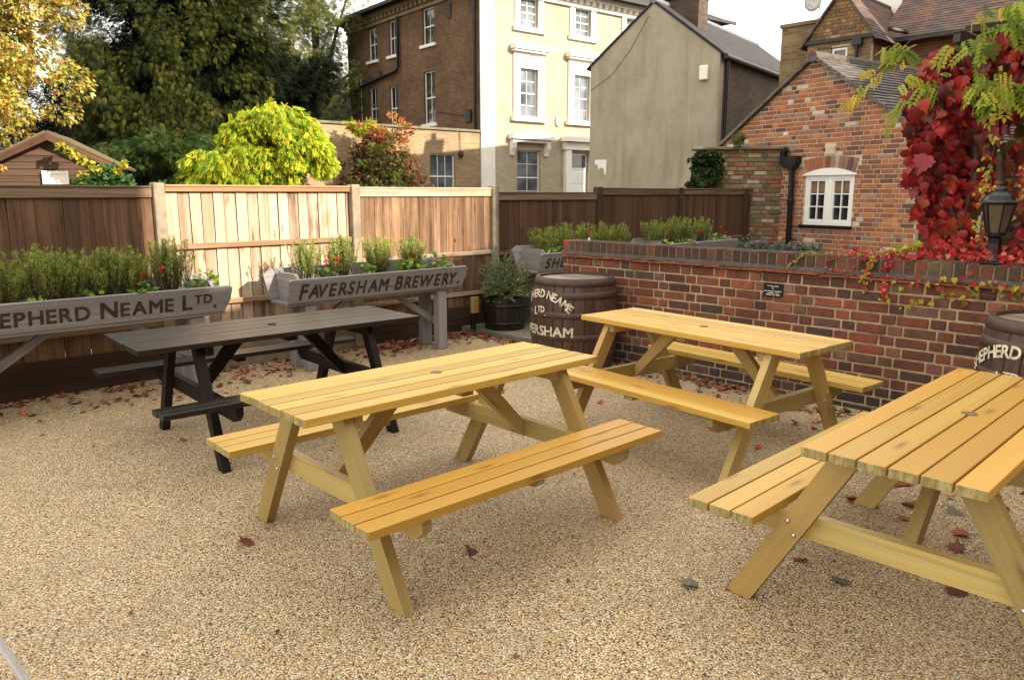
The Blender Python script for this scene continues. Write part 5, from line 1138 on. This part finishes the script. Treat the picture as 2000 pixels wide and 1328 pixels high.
# --- light deciduous tree behind
T3 = thing('pale_tree', 'tall loose pale green tree behind the yew, left of the tall house', 'tree', (-9.3, 37.0, 0), 0)
m = MB(); m.tube([(0, 0, -.1), (0, 0, 4), (.3, 0, 8), (.2, 0, 13)], [.35, .28, .18, .05], 8, (.5,) * 4); limbs(m, (0, 0, 4.5), [(-2.5, -.5, 7), (2.6, -.5, 7.6), (1.5, -1, 9.5), (-1.5, -1, 10), (2.2, 0, 11.5)], .13, 4); m.build('trunk', M['bark'], T3)
v, g = ell(230, (-.2, 0, 8.2), (3.3, 2.2, 5.0), 17, .3); cl = np.c_[v, g.uniform(.35, .8, len(v))]
crown('crown', cl, 85, T_SPRAY, .26, [(.16, .20, .05, 3), (.24, .27, .07, 2), (.09, .12, .035, 2.5), (.32, .29, .09, 1)], M['leaf'], T3, 18, droop=.5, flat=.8)
# --- golden tree at the left edge
T4 = thing('autumn_tree', 'open golden and orange autumn tree at the left edge, above the brown shed', 'tree', (-10.6, 13.6, 0), 0)
m = MB(); m.tube([(0, 0, -.1), (.1, -.1, 2), (.5, -.2, 4.2), (.8, 0, 7)], [.22, .18, .13, .05], 8, (.5,) * 4); limbs(m, (.2, -.1, 2.2), [(2.1, -.5, 3.2), (2.8, -.5, 3.9), (2.8, -.4, 4.7), (1.9, -.8, 5.6), (1.5, -.6, 2.6)], .07, 6); m.build('trunk', M['bark'], T4)
v, g = ell(330, (1.0, -.2, 4.1), (2.45, 1.5, 2.7), 21, .3, zmin=1.75)
k = (v[:, 0] < np.where(v[:, 2] < 2.95, 1.85, np.where(v[:, 2] < 3.5, 2.6, 3.0))) & (v[:, 2] > 2.1); v = v[k]; cl = np.c_[v, g.uniform(.16, .40, len(v))]
GOLD = [(.52, .39, .085, 3), (.60, .48, .15, 2), (.44, .25, .045, 1.6), (.38, .38, .06, 3), (.46, .18, .04, .5), (.22, .26, .045, 2)]
crown('crown', cl, 120, T_RHOMB, .085, GOLD, M['leaf'], T4, 22, droop=.35, W=.75, flat=.8)
# --- yellow weeping shrub
T5 = thing('golden_shrub', 'bright lime yellow weeping shrub glowing in the sun behind the pale fence panel', 'shrub', (-4.72, 14.3, 0), 0)
m = MB(); m.tube([(0, 0, -.1), (.1, 0, 1), (.3, 0, 2.2)], [.12, .09, .04], 8, (.5,) * 4); limbs(m, (.05, 0, .9), [(.9, 0, 2.7), (-.9, -.2, 2.2), (.2, -.5, 2.8), (1.2, -.1, 2.4)], .05, 8); m.build('trunk', M['bark'], T5)
g = np.random.default_rng(31); L5 = []
for c, r, n in (((.38, 0, 2.45), (.88, .7, .72), 60), ((-.78, -.1, 1.75), (.55, .6, .65), 36), ((-.25, -.2, 2.15), (.6, .6, .55), 26), ((1.05, -.1, 2.42), (.38, .4, .30), 14), ((.2, -.2, 1.55), (.7, .5, .4), 18), ((-.3, -.1, 1.3), (.95, .6, .4), 22)):
    v, _ = ell(n, c, r, 31 + n, .6); L5.append(np.c_[v, g.uniform(.14, .27, len(v))])
cl = np.concatenate(L5)
crown('crown', cl, 150, T_PIN, .125, [(.42, .48, .025, 3), (.55, .56, .04, 2), (.27, .38, .025, 2.5), (.15, .25, .025, 1.8), (.50, .40, .03, .5)], M['leaf'], T5, 32, droop=1.9, W=.95, flat=.95, outw=.9, center=(0, .6, 1.6))
# --- red and purple shrub in front of the side wing
T6 = thing('red_leaved_shrub', 'tall shrub turning red, orange and purple against the low side wing of the tall house', 'shrub', (-4.25, 26.0, 0), 0)
m = MB(); limbs(m, (0, 0, 0), [(-.9, 0, 3.2), (.2, -.2, 4.1), (.9, -.1, 3.4), (-.3, .1, 3.9), (1.1, -.2, 2.5), (.75, -.1, 3.0)], .05, 9); m.build('stems', M['bark'], T6)
g = np.random.default_rng(41)
v, _ = ell(80, (-.25, -.2, 2.35), (1.4, .5, 1.2), 42, .2); cl = np.c_[v, g.uniform(.14, .32, len(v))]
crown('purple_foliage', cl, 52, T_RHOMB, .12, [(.13, .055, .05, 3), (.20, .085, .06, 2), (.085, .065, .03, 2), (.10, .14, .04, 1.5), (.26, .11, .07, 1.2)], M['leaf'], T6, 43, droop=.3, W=.6)
v, _ = ell(44, (.05, -.2, 3.35), (1.1, .45, .85), 44, .1); cl = np.c_[v, g.uniform(.10, .24, len(v))]
crown('orange_top', cl, 42, T_RHOMB, .115, [(.46, .15, .07, 3), (.50, .25, .06, 2), (.46, .42, .05, 2), (.38, .07, .07, 2), (.22, .22, .05, 1)], M['leaf'], T6, 45, droop=-.4, W=.5)
v, _ = ell(16, (-.6, -.1, 3.75), (.6, .3, .25), 50, .1); crown('yellow_leaves', np.c_[v, np.full(len(v), .16)], 40, T_PIN, .14, [(.45, .45, .04, 2), (.30, .36, .04, 1)], M['leaf'], T6, 51, droop=.8)
v, _ = ell(34, (1.0, -.3, 2.0), (.65, .3, .85), 46, .2); cl = np.c_[v, g.uniform(.10, .24, len(v))]
crown('brown_foliage', cl, 44, T_RHOMB, .10, [(.26, .14, .07, 3), (.34, .20, .10, 2), (.18, .10, .05, 2), (.30, .10, .07, 1)], M['leaf'], T6, 47, W=.6)
v, _ = ell(50, (.0, -.5, 2.3), (1.0, .3, 1.2), 48, .2); cl = np.c_[v, g.uniform(.12, .24, len(v))]
crown('green_foliage', cl, 44, T_SPRAY, .15, [(.10, .15, .03, 3), (.20, .24, .04, 2), (.06, .10, .03, 1)], M['leaf'], T6, 49, droop=.5)
# --- low greenery just over the fence
T7 = thing('ivy_bush', 'glossy green ivy with yellow tips climbing the right side of the brown shed', 'ivy', (-7.08, 13.3, 0), 0)
g = np.random.default_rng(51); v, _ = ell(34, (.15, 0, 1.72), (.52, .35, .32), 52, .3); v2 = np.array([(-.75 + .12 * k, .35, 2.42 - .075 * k) for k in range(9)]); cl = np.r_[np.c_[v, g.uniform(.10, .2, len(v))], np.c_[v2, np.full(9, .08)]]
crown('foliage', cl, 70, T_HEART, .075, [(.06, .13, .04, 3), (.09, .17, .05, 2), (.04, .09, .035, 2)], M['leaf_thick'], T7, 53, W=1.0)
v2 = np.array([(-.72 + .11 * k, .30, 2.43 - .072 * k) for k in range(8)] + [(.05, -.1, 2.02), (.38, -.1, 2.0), (.52, -.1, 2.12), (-.1, -.2, 1.95)]); cl = np.c_[v2, np.full(len(v2), .075)]
crown('yellow_tips', cl, 26, T_HEART, .07, [(.45, .42, .05, 3), (.55, .36, .04, 1), (.30, .36, .05, 1)], M['leaf'], T7, 54)
m = MB(); limbs(m, (0, 0, 0), [(-.3, 0, 1.9), (.4, 0, 1.9), (.1, -.1, 1.6)], .02, 11); m.build('stems', M['bark'], T7)
T8 = thing('low_shrub', 'low dull green shrub between the ivy and the lime yellow shrub, just above the fence', 'shrub', (-6.1, 14.2, 0), 0)
v, g = ell(40, (.05, 0, 1.45), (.85, .4, .42), 56, .3); cl = np.c_[v, g.uniform(.14, .24, len(v))]
crown('foliage', cl, 60, T_HEART, .09, [(.06, .10, .03, 3), (.10, .15, .035, 2), (.17, .17, .04, .8), (.03, .055, .02, 2)], M['leaf_thick'], T8, 57)
m = MB(); limbs(m, (0, 0, 0), [(-.5, 0, 1.5), (.5, 0, 1.5), (0, 0, 1.6)], .02, 12); m.build('stems', M['bark'], T8)
# ivy on the old wall
T9 = thing('wall_ivy', 'dark green ivy with reddish edges hanging over the left end of the old mossy wall', 'ivy', (3.30, 13.75, 0), R(-10))
v, g = ell(46, (.08, -.02, 2.02), (.27, .12, .46), 61, .2); cl = np.c_[v, g.uniform(.07, .13, len(v))]
crown('foliage', cl, 75, T_HEART, .06, [(.035, .075, .022, 3), (.05, .10, .03, 2), (.13, .07, .03, .6), (.02, .045, .015, 2)], M['leaf_thick'], T9, 62, droop=.9)
m = MB(); limbs(m, (0, .05, 0), [(.1, 0, 1.8), (.25, 0, 2.0)], .02, 13); m.build('stems', M['bark'], T9)
T10 = thing('wall_weed', 'small feathery weed growing on top of the old wall against the rendered gable', 'plant', (3.95, 13.65, 2.43), 0)
v, g = ell(14, (0, 0, .12), (.12, .1, .12), 64, .1); crown('foliage', np.c_[v, np.full(len(v), .05)], 30, T_RHOMB, .05, [(.16, .20, .07, 2), (.10, .14, .05, 1)], M['leaf'], T10, 65, W=.4)
# purple flowers behind the wall
for k, (px, lab) in enumerate([((2.72, 8.55), 'grey leaved plant with mauve flowers behind the wall, left of the black downpipe'), ((3.02, 8.30), 'mauve flowering plant behind the wall, at the foot of the black downpipe'), ((3.16, 8.22), 'mauve flowering plant behind the wall, right of the black downpipe, below the cottage window')]):
    t_ = thing('flowering_plant', lab, 'flower', (px[0], px[1], 0), 0, 'mauve flowers behind the brick wall')
    v, g = ell(16, (0, 0, .98), (.22, .15, .10), 70 + k, .1); crown('foliage', np.c_[v, np.full(len(v), .08)], 34, T_RHOMB, .07, [(.16, .22, .16, 2), (.11, .16, .10, 2)], M['leaf'], t_, 71 + k, W=.35)
    v, g = ell((6, 5, 2)[k], (0, -.02, 1.04), (.20, .1, .07), 80 + k, .2); crown('flowers', np.c_[v, np.full(len(v), .028)], 16, T_ROUND, .026, [(.30, .17, .36, 2), (.40, .26, .44, 1)], M['petal'], t_, 81 + k)
    m = MB(); limbs(m, (0, 0, 0), [(-.15, 0, 1.0), (.1, 0, 1.02), (.2, .05, .98)], .008, 20 + k); m.build('stems', M['twig'], t_)

# ================================================================== PERGOLA, VINE, WISTERIA, CREEPER
random.seed(111)
Pg = thing('pergola', 'dark timber pergola behind the lantern, smothered in red vine', 'pergola', (3.95, 6.75, 0), R(-46))
for x, y in ((-.05, 0), (1.9, 0), (-.05, 1.9), (1.9, 1.9)):
    m = MB(); m.box((x, y, 1.35), (.11, .11, 2.7)); m.build('post', M['dark_wood'], Pg, bevel=.006)
for y in (0, 1.9):
    m = MB(); m.box((.95, y, 2.77), (2.7, .08, .14)); m.build('beam', M['dark_wood'], Pg, bevel=.005)
for k in range(5):
    m = MB(); m.box((-.1 + k * .52, .95, 2.90), (.06, 2.6, .11)); m.build('rafter', M['dark_wood'], Pg, bevel=.005)
Vn = thing('red_vine', 'crimson large-leaved vine hanging in a curtain from the pergola at the right edge', 'vine', (3.85, 6.55, 0), R(-46))
def vine_cloud(name, boxes, size, pal, tpl, mat, parent, seed, droop=1.2, face=(-.25, -1, .25)):
    global rng
    rng = np.random.default_rng(seed); P = []; D = []; N = []; Cc = []
    for (x, y, z, rx, ry, rz, n) in boxes:
        v = ball(n, 1, .25) * np.array([rx, ry, rz]) + np.array([x, y, z]); P.append(v)
        D.append(np.c_[rng.normal(0, .45, n), rng.normal(-.15, .35, n), rng.normal(-droop, .3, n)]); N.append(np.array(face) + rng.normal(0, .45, (n, 3))); Cc.append(pick(pal, n))
    P = np.concatenate(P); return scatter_leaves(name, P, np.concatenate(D), rng.uniform(.55, 1.25, len(P)) * size, np.concatenate(Cc), tpl, mat, parent, N=np.concatenate(N))
RED = [(.36, .018, .024, 3), (.25, .014, .02, 3), (.45, .035, .022, 2), (.14, .012, .018, 2), (.36, .07, .025, 1.0), (.10, .03, .02, 1.2)]
RBX = [(-.28, -.05, 2.42, .30, .24, .42, 150), (-.30, -.05, 1.98, .24, .22, .35, 105), (-.22, -.02, 1.62, .20, .18, .28, 60), (-.12, 0, 1.36, .22, .17, .16, 34), (.25, -.1, 2.62, .42, .27, .28, 120), (.75, -.15, 2.72, .5, .3, .25, 110), (.10, -.05, 2.3, .2, .2, .2, 36), (-.02, 0, 1.75, .10, .12, .3, 14), (1.1, 0, 2.3, .22, .2, .5, 60), (1.3, 0, 1.5, .15, .2, .5, 60), (.46, -.05, 1.55, .09, .12, .45, 46), (.2, .1, 1.9, .2, .12, .2, 7), (.45, -.1, 2.4, .2, .15, .3, 40)]
vine_cloud('leaves', [(*b[:6], int(b[6] * 1.6)) for b in RBX], .088, RED, T_VINE, M['leaf_gloss'], Vn, 112)
vine_cloud('large_leaves', [(*b[:6], max(3, b[6] // 4)) for b in RBX], .132, RED[:4] + [(.40, .075, .025, 1.2)], T_VINE, M['leaf_gloss'], Vn, 118, face=(-.25, -1.4, .25))
vine_cloud('green_leaves', [(.3, -.1, 2.75, .5, .25, .2, 40), (.8, -.1, 2.75, .5, .25, .2, 46), (-.25, -.05, 2.4, .3, .2, .5, 16)], .10, [(.15, .18, .04, 2), (.25, .22, .05, 1), (.30, .12, .04, 1)], T_VINE, M['leaf'], Vn, 119)
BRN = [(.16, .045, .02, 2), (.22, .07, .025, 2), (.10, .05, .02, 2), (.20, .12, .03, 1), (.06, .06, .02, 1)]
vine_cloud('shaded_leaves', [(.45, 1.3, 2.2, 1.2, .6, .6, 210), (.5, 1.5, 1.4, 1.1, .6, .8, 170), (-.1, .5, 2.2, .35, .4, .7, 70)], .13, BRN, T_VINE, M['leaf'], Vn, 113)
m = MB()
for p in ([(-.02, .05, 0), (-.08, -.02, 1.0), (.03, .02, 1.8), (-.05, 0, 2.7)], [(.10, .05, 1.1), (.22, -.02, 1.75), (.17, 0, 2.2), (.28, 0, 2.75)], [(.0, -.02, 1.2), (-.2, -.05, 1.7), (-.28, 0, 2.4)], [(.22, -.02, 2.7), (.62, -.1, 2.75), (1.2, 0, 2.8)]): m.tube(p, [.030, .026, .022, .014][:len(p)], 7, (.5,) * 4)
m.build('stems', M['bark'], Vn)
Ws = thing('wisteria', 'yellowing green wisteria with long leaflets trailing over the red vine', 'wisteria', (3.85, 6.55, 0), R(-46))
WIS = [(.26, .34, .04, 3), (.34, .38, .05, 2), (.44, .42, .06, 2), (.17, .26, .035, 2), (.55, .44, .05, .8)]
g = np.random.default_rng(121)
boxes = [(.35, -.28, 2.98, .5, .2, .14, 40), (.30, -.42, 2.46, .26, .12, .11, 40), (.18, -.40, 2.38, .16, .1, .07, 16), (-.30, -.30, 2.55, .14, .1, .12, 9), (-.05, -.30, 2.78, .16, .1, .1, 9), (-.62, -.22, 2.82, .16, .1, .10, 12), (.1, -.28, 2.45, .15, .1, .1, 5), (.85, -.28, 2.8, .25, .2, .2, 20)]
vine_cloud('leaves', boxes, .165, WIS, T_PIN, M['leaf'], Ws, 122, droop=.75, face=(-.1, -.6, .9))
tr = [(-.55 - .055 * k + .0025 * k * k * (k > 8), -.22, 2.86 - .052 * k) for k in range(9)]; tr2 = [(-.50, -.25, 2.62 - .04 * k) for k in range(3)] + [(-.52 - .02 * k, -.25, 2.42 - .05 * k) for k in range(4)]
rng = np.random.default_rng(123); P = np.array(tr + tr2 + tr[::2]); n = len(P)
scatter_leaves('trailing_leaves', P + rng.normal(0, .02, (n, 3)), np.c_[rng.normal(-.3, .6, n), rng.normal(-.2, .2, n), rng.normal(-.7, .3, n)], rng.uniform(.10, .16, n), pick(WIS[1:3] + WIS[4:], n), T_PIN, M['leaf'], Ws, N=np.c_[rng.normal(0, .4, n), -np.ones(n), rng.normal(.4, .4, n)])
m = MB(); m.tube([(.1, -.1, 2.95), (-.5, -.22, 2.90), *tr[1::2]], .006, 5, (.5,) * 4); m.tube([(1.4, -.1, 2.9), (.6, -.3, 2.92), (-.1, -.2, 2.95)], .012, 5, (.5,) * 4); m.tube([(.1, .05, 0), (.12, .1, 1.5), (.1, .1, 2.95)], .025, 6, (.5,) * 4); m.build('stems', M['bark'], Ws)
# creeper on the wall coping
Cp = thing('wall_creeper', 'small-leaved red and yellow creeper trailing along the coping and down the wall face', 'creeper', BO, A_B)
def strand(pts, n, size, pal, seed, name='strand', spread=.012, parent=Cp, stemc=(.3, .03, .03, 1)):
    global rng
    rng = np.random.default_rng(seed); pts = np.array(pts, float); seg = np.linalg.norm(np.diff(pts, axis=0), axis=1); cum = np.r_[0, np.cumsum(seg)]; tt = rng.random(n) * cum[-1]
    P = np.c_[[np.interp(tt, cum, pts[:, k]) for k in range(3)]].T + rng.normal(0, spread, (n, 3)); P[:, 1] = np.minimum(P[:, 1], np.interp(tt, cum, pts[:, 1]) + .004)
    s_ = scatter_leaves(name, P, np.c_[rng.normal(0, .6, n), rng.normal(-.25, .25, n), rng.normal(-.6, .5, n)], rng.uniform(.6, 1.3, n) * size, pick(pal, n), T_HEART, M['leaf'], parent, N=np.c_[rng.normal(0, .4, n), -np.ones(n), rng.normal(.4, .4, n)])
    m = MB(); m.tube([tuple(p) for p in pts], .002, 4, (.5,) * 4, cap=False); m.build('stem', M['tile_red'], s_)
PINK = [(.50, .035, .04, 3), (.58, .12, .09, 2), (.38, .02, .03, 2), (.55, .22, .14, .7)]; YEL = [(.42, .36, .04, 3), (.30, .32, .05, 2), (.50, .30, .05, 1)]; MIXL = [(.28, .32, .05, 3), (.42, .34, .05, 2), (.45, .18, .05, 1.3), (.40, .05, .04, 1)]
strand([(.92, .06, 1.19), (1.2, .04, 1.20), (1.5, .05, 1.23), (1.8, .05, 1.22), (2.3, .06, 1.20)], 190, .035, PINK, 131, spread=.025)
strand([(1.25, .12, 1.21), (1.6, .12, 1.27), (2.1, .12, 1.24), (3.0, .1, 1.22)], 170, .04, PINK + RED, 132, spread=.035)
strand([(1.2, .05, 1.20), (1.35, .04, 1.25), (1.45, .05, 1.28)], 60, .03, [(.30, .36, .05, 1), (.40, .40, .06, 1)], 133, spread=.015)
strand([(.62, .02, 1.185), (.95, .02, 1.19), (1.15, .03, 1.19)], 60, .014, YEL, 134, spread=.006)
strand([(.66, .02, 1.185), (.60, -.012, 1.16), (.54, -.02, 1.10), (.49, -.025, 1.06)], 34, .016, YEL, 135, spread=.006)
strand([(.95, .02, 1.19), (.88, -.012, 1.17), (.80, -.02, 1.12), (.76, -.03, 1.07), (.90, -.03, 1.065), (1.0, -.03, 1.07), (1.06, -.02, 1.13), (1.12, .0, 1.18)], 70, .014, PINK, 136, spread=.006)
strand([(1.16, -.01, 1.18), (1.13, -.03, 1.08), (1.115, -.035, .98), (1.12, -.02, .92)], 60, .022, PINK[1:2] + YEL[:1] + PINK[:1], 137, spread=.010)
strand([(1.13, -.01, 1.18), (1.10, -.03, 1.05), (1.09, -.035, .99)], 26, .02, YEL, 138, spread=.008)
strand([(1.27, -.01, 1.18), (1.25, -.03, 1.08), (1.255, -.035, .96), (1.25, -.02, .88)], 55, .024, PINK, 139, spread=.012)
strand([(1.22, -.03, .86), (1.45, -.02, .87), (1.62, -.02, .90)], 14, .035, YEL, 140, spread=.02)
strand([(1.35, -.04, .98), (1.5, -.04, 1.02), (1.7, -.04, 1.05), (1.9, -.04, 1.05), (2.3, -.04, 1.0)], 34, .038, MIXL, 141, spread=.025)
strand([(1.62, -.02, .93), (1.85, -.02, .97), (2.1, -.02, .95), (2.5, -.02, .97)], 30, .038, MIXL, 142, spread=.025)
strand([(1.75, -.03, 1.15), (1.9, -.04, 1.06), (2.1, -.04, 1.02), (2.4, -.03, 1.10)], 22, .034, PINK + MIXL, 143, spread=.03)
strand([(1.80, .25, 1.22), (1.82, .25, 1.45), (1.78, .28, 1.75)], 90, .028, [(.45, .10, .03, 2), (.38, .06, .03, 2), (.5, .2, .05, 1)], 144, spread=.03)
strand([(2.28, .2, 1.22), (2.30, .22, 1.5), (2.26, .24, 1.9)], 80, .035, RED, 145, spread=.03)
strand([(1.70, .5, 1.25), (1.68, .55, 1.6), (1.72, .55, 2.1), (1.70, .5, 2.5)], 90, .03, YEL + [(.12, .13, .03, 2)], 146, spread=.03)
strand([(1.92, .5, 1.5), (1.95, .55, 1.9), (1.93, .55, 2.5)], 80, .03, YEL + BRN, 147, spread=.03)

# ================================================================== FALLEN LEAVES
LIT = [(.26, .055, .025, 3), (.20, .06, .03, 3), (.14, .05, .03, 2), (.32, .10, .04, 1.5), (.10, .055, .035, 2), (.30, .16, .10, .7)]
def litter(name, spots, pal, size, seed):
    global rng
    rng = np.random.default_rng(seed); P = []
    for a, b, n, w_ in spots:
        a, b = np.array(a), np.array(b); t_ = rng.random((n, 1)); q = a + (b - a) * t_; d = (b - a) / (np.linalg.norm(b - a) + 1e-6); nn = np.array([-d[1], d[0]])
        q = q + nn * np.sign(w_) * np.abs(rng.normal(0, abs(w_), (n, 1))); P.append(np.c_[q, rng.uniform(.006, .022, n)])
    P = np.concatenate(P); n = len(P); a = rng.random(n) * 6.283
    o = scatter_leaves(name, P, np.c_[np.cos(a), np.sin(a), rng.normal(.05, .12, n)], rng.uniform(.5, 1.3, n) * size, pick(pal, n, .25), T_MAPLE, M['leaf_dry'], N=np.c_[rng.normal(0, .35, (n, 2)), np.ones(n)])
    return tag(o, kind='stuff')
w2 = lambda s_, b_: tuple(wall_pt(s_, b_))[:2]; f2 = lambda a_, d_: tuple(fence_pt(a_, d_))[:2]
lt = litter('fallen_leaves', [(w2(3.2, -.03), w2(-1.2, -.03), 150, .16), (w2(1.0, -.03), w2(-.9, -.03), 190, .20), (w2(3.4, -.2), w2(.9, -.2), 70, .45), (w2(3.2, -.9), w2(1.7, -.5), 60, .35), (f2(6.0, 7.0), f2(1.0, 7.0), 260, .10), (f2(6.15, 6.9), f2(4.5, 6.9), 260, .20), (w2(-2.2, -.02), w2(-3.5, -.02), 150, .09), (f2(4.6, 6.75), f2(2.8, 6.8), 110, .28), (f2(3.0, 6.7), f2(.6, 6.7), 70, .35)], LIT, .054, 151)
gb = litter('leaf_crumbs', [((-4, 2.6), (3.2, 2.4), 60, 1.4), ((-3.6, 4.6), (2.4, 4.0), 90, .9), ((-2.5, 6.6), (1.2, 6.4), 60, .5), ((-3.0, 1.6), (2.0, 1.6), 30, .5)], [(.10, .045, .028, 3), (.16, .07, .04, 1), (.05, .035, .025, 2), (.20, .13, .07, 1)], .017, 153)
gb['label'] = 'tiny crumbs of dry leaf scattered over the gravel'; gb['category'] = 'leaf litter'
lt['label'] = 'drifts of brown and red fallen leaves along the wall and fence'; lt['category'] = 'fallen leaves'
GL = 'single leaves lying on the gravel'
def one_leaf(x, y, size, c, lab, seed, ang=None):
    global rng
    rng = np.random.default_rng(seed); t_ = thing('fallen_leaf', lab, 'leaf', (x, y, .008), random.uniform(0, 6.28) if ang is None else ang, GL)
    scatter_leaves('blade', np.array([(0, 0, 0.)]), np.array([(1, 0, .12)]), np.array([size]), np.array([c]), T_MAPLE, M['leaf_dry'], t_, N=np.array([(.15, rng.normal(0, .3), 1)]))
    m = MB(); m.tube([(0, 0, .002), (-size * .6, size * .1, .004)], .0012, 4); m.build('stalk', M['twig'], t_)
from math import tan
def gpt(px, py):
    # ground position from picture coordinates, worked out once for the fixed camera height
    a = 0.1894; dx, dy = (px - 1000) / 1491.15, (py - 664) / 1491.15
    rx, ry, rz = dx, math.cos(a) - dy * math.sin(a), -math.sin(a) - dy * math.cos(a); k = -1.638 / rz
    return rx * k, ry * k
BR = (.16, .055, .03); RD = (.30, .05, .025); GY = (.16, .17, .13); PK = (.36, .12, .10)
for k, (px, py, sz, c, lab) in enumerate([
    (478, 1066, .075, BR, 'curled brown leaf on the gravel left of the nearest bench end'), (922, 1074, .075, (.14, .06, .045), 'dark purplish leaf on the gravel in front of the nearest bench'),
    (1333, 1140, .085, GY, 'flat grey green leaf on open gravel left of the front leg of the right-hand table'), (1637, 1140, .07, (.10, .11, .09), 'grey green leaf on the gravel under the right-hand table, near its front leg'),
    (1430, 1150, .035, BR, 'tiny brown leaf beside the foot of the right-hand table'), (1174, 789, .055, RD, 'small red leaf on the gravel between the nearest table and the wall table'),
    (1475, 874, .05, (.42, .05, .03), 'bright red leaf on the gravel below the wall table\'s front bench'), (1786, 1046, .085, PK, 'pink leaf on the gravel under the right-hand table top'),
    (1770, 1018, .085, (.34, .11, .04), 'orange brown leaf under the right-hand table, beside the pink leaf'), (1655, 975, .10, RD, 'large red brown leaf by the far leg of the right-hand table'),
    (1890, 1045, .09, (.34, .08, .05), 'red leaf on the gravel under the right end of the right-hand table'), (1880, 1075, .08, BR, 'brown leaf under the right-hand table, nearest to the crossbeam'),
    (1790, 990, .09, (.30, .07, .03), 'rust brown leaf between the legs of the right-hand table'), (1870, 1000, .08, GY, 'grey green leaf among red ones under the right-hand table'),
    (1765, 950, .13, (.24, .05, .025), 'large dark red leaf pile topmost under the right-hand table'), (1850, 950, .10, RD, 'deep red leaf close to the barrel behind the right-hand table'),
    (1855, 1150, .09, (.12, .045, .03), 'dark brown leaf half under the crossbeam of the right-hand table'), (1560, 1097, .06, BR, 'small curled brown leaf near the bolt leg of the right-hand table'),
    (1430, 820, .05, (.20, .14, .10), 'dull tan leaf on the gravel under the wall table'), (150, 790, .07, (.10, .07, .04), 'dark leaf on the gravel in front of the left planter'),
    (262, 775, .07, (.12, .06, .04), 'brown leaf on the gravel at the left end of the dark table'), (355, 862, .05, (.20, .09, .06), 'small brown leaf on the gravel left of the dark table\'s near legs'),
    (70, 812, .06, (.09, .12, .05), 'greenish leaf on the gravel near the left planter post'), (565, 812, .04, BR, 'small brown leaf by the dark table\'s bench'), (820, 760, .05, RD, 'red leaf on the gravel right of the dark table'),
    (390, 760, .06, (.24, .08, .04), 'reddish leaf on the gravel behind the dark table\'s near bench'), (1640, 860, .10, (.42, .14, .12), 'large pinkish leaf at the foot of the wall table\'s right leg')]):
    x, y = gpt(px, py); one_leaf(x, y, sz * 1.15, c, lab, 160 + k)
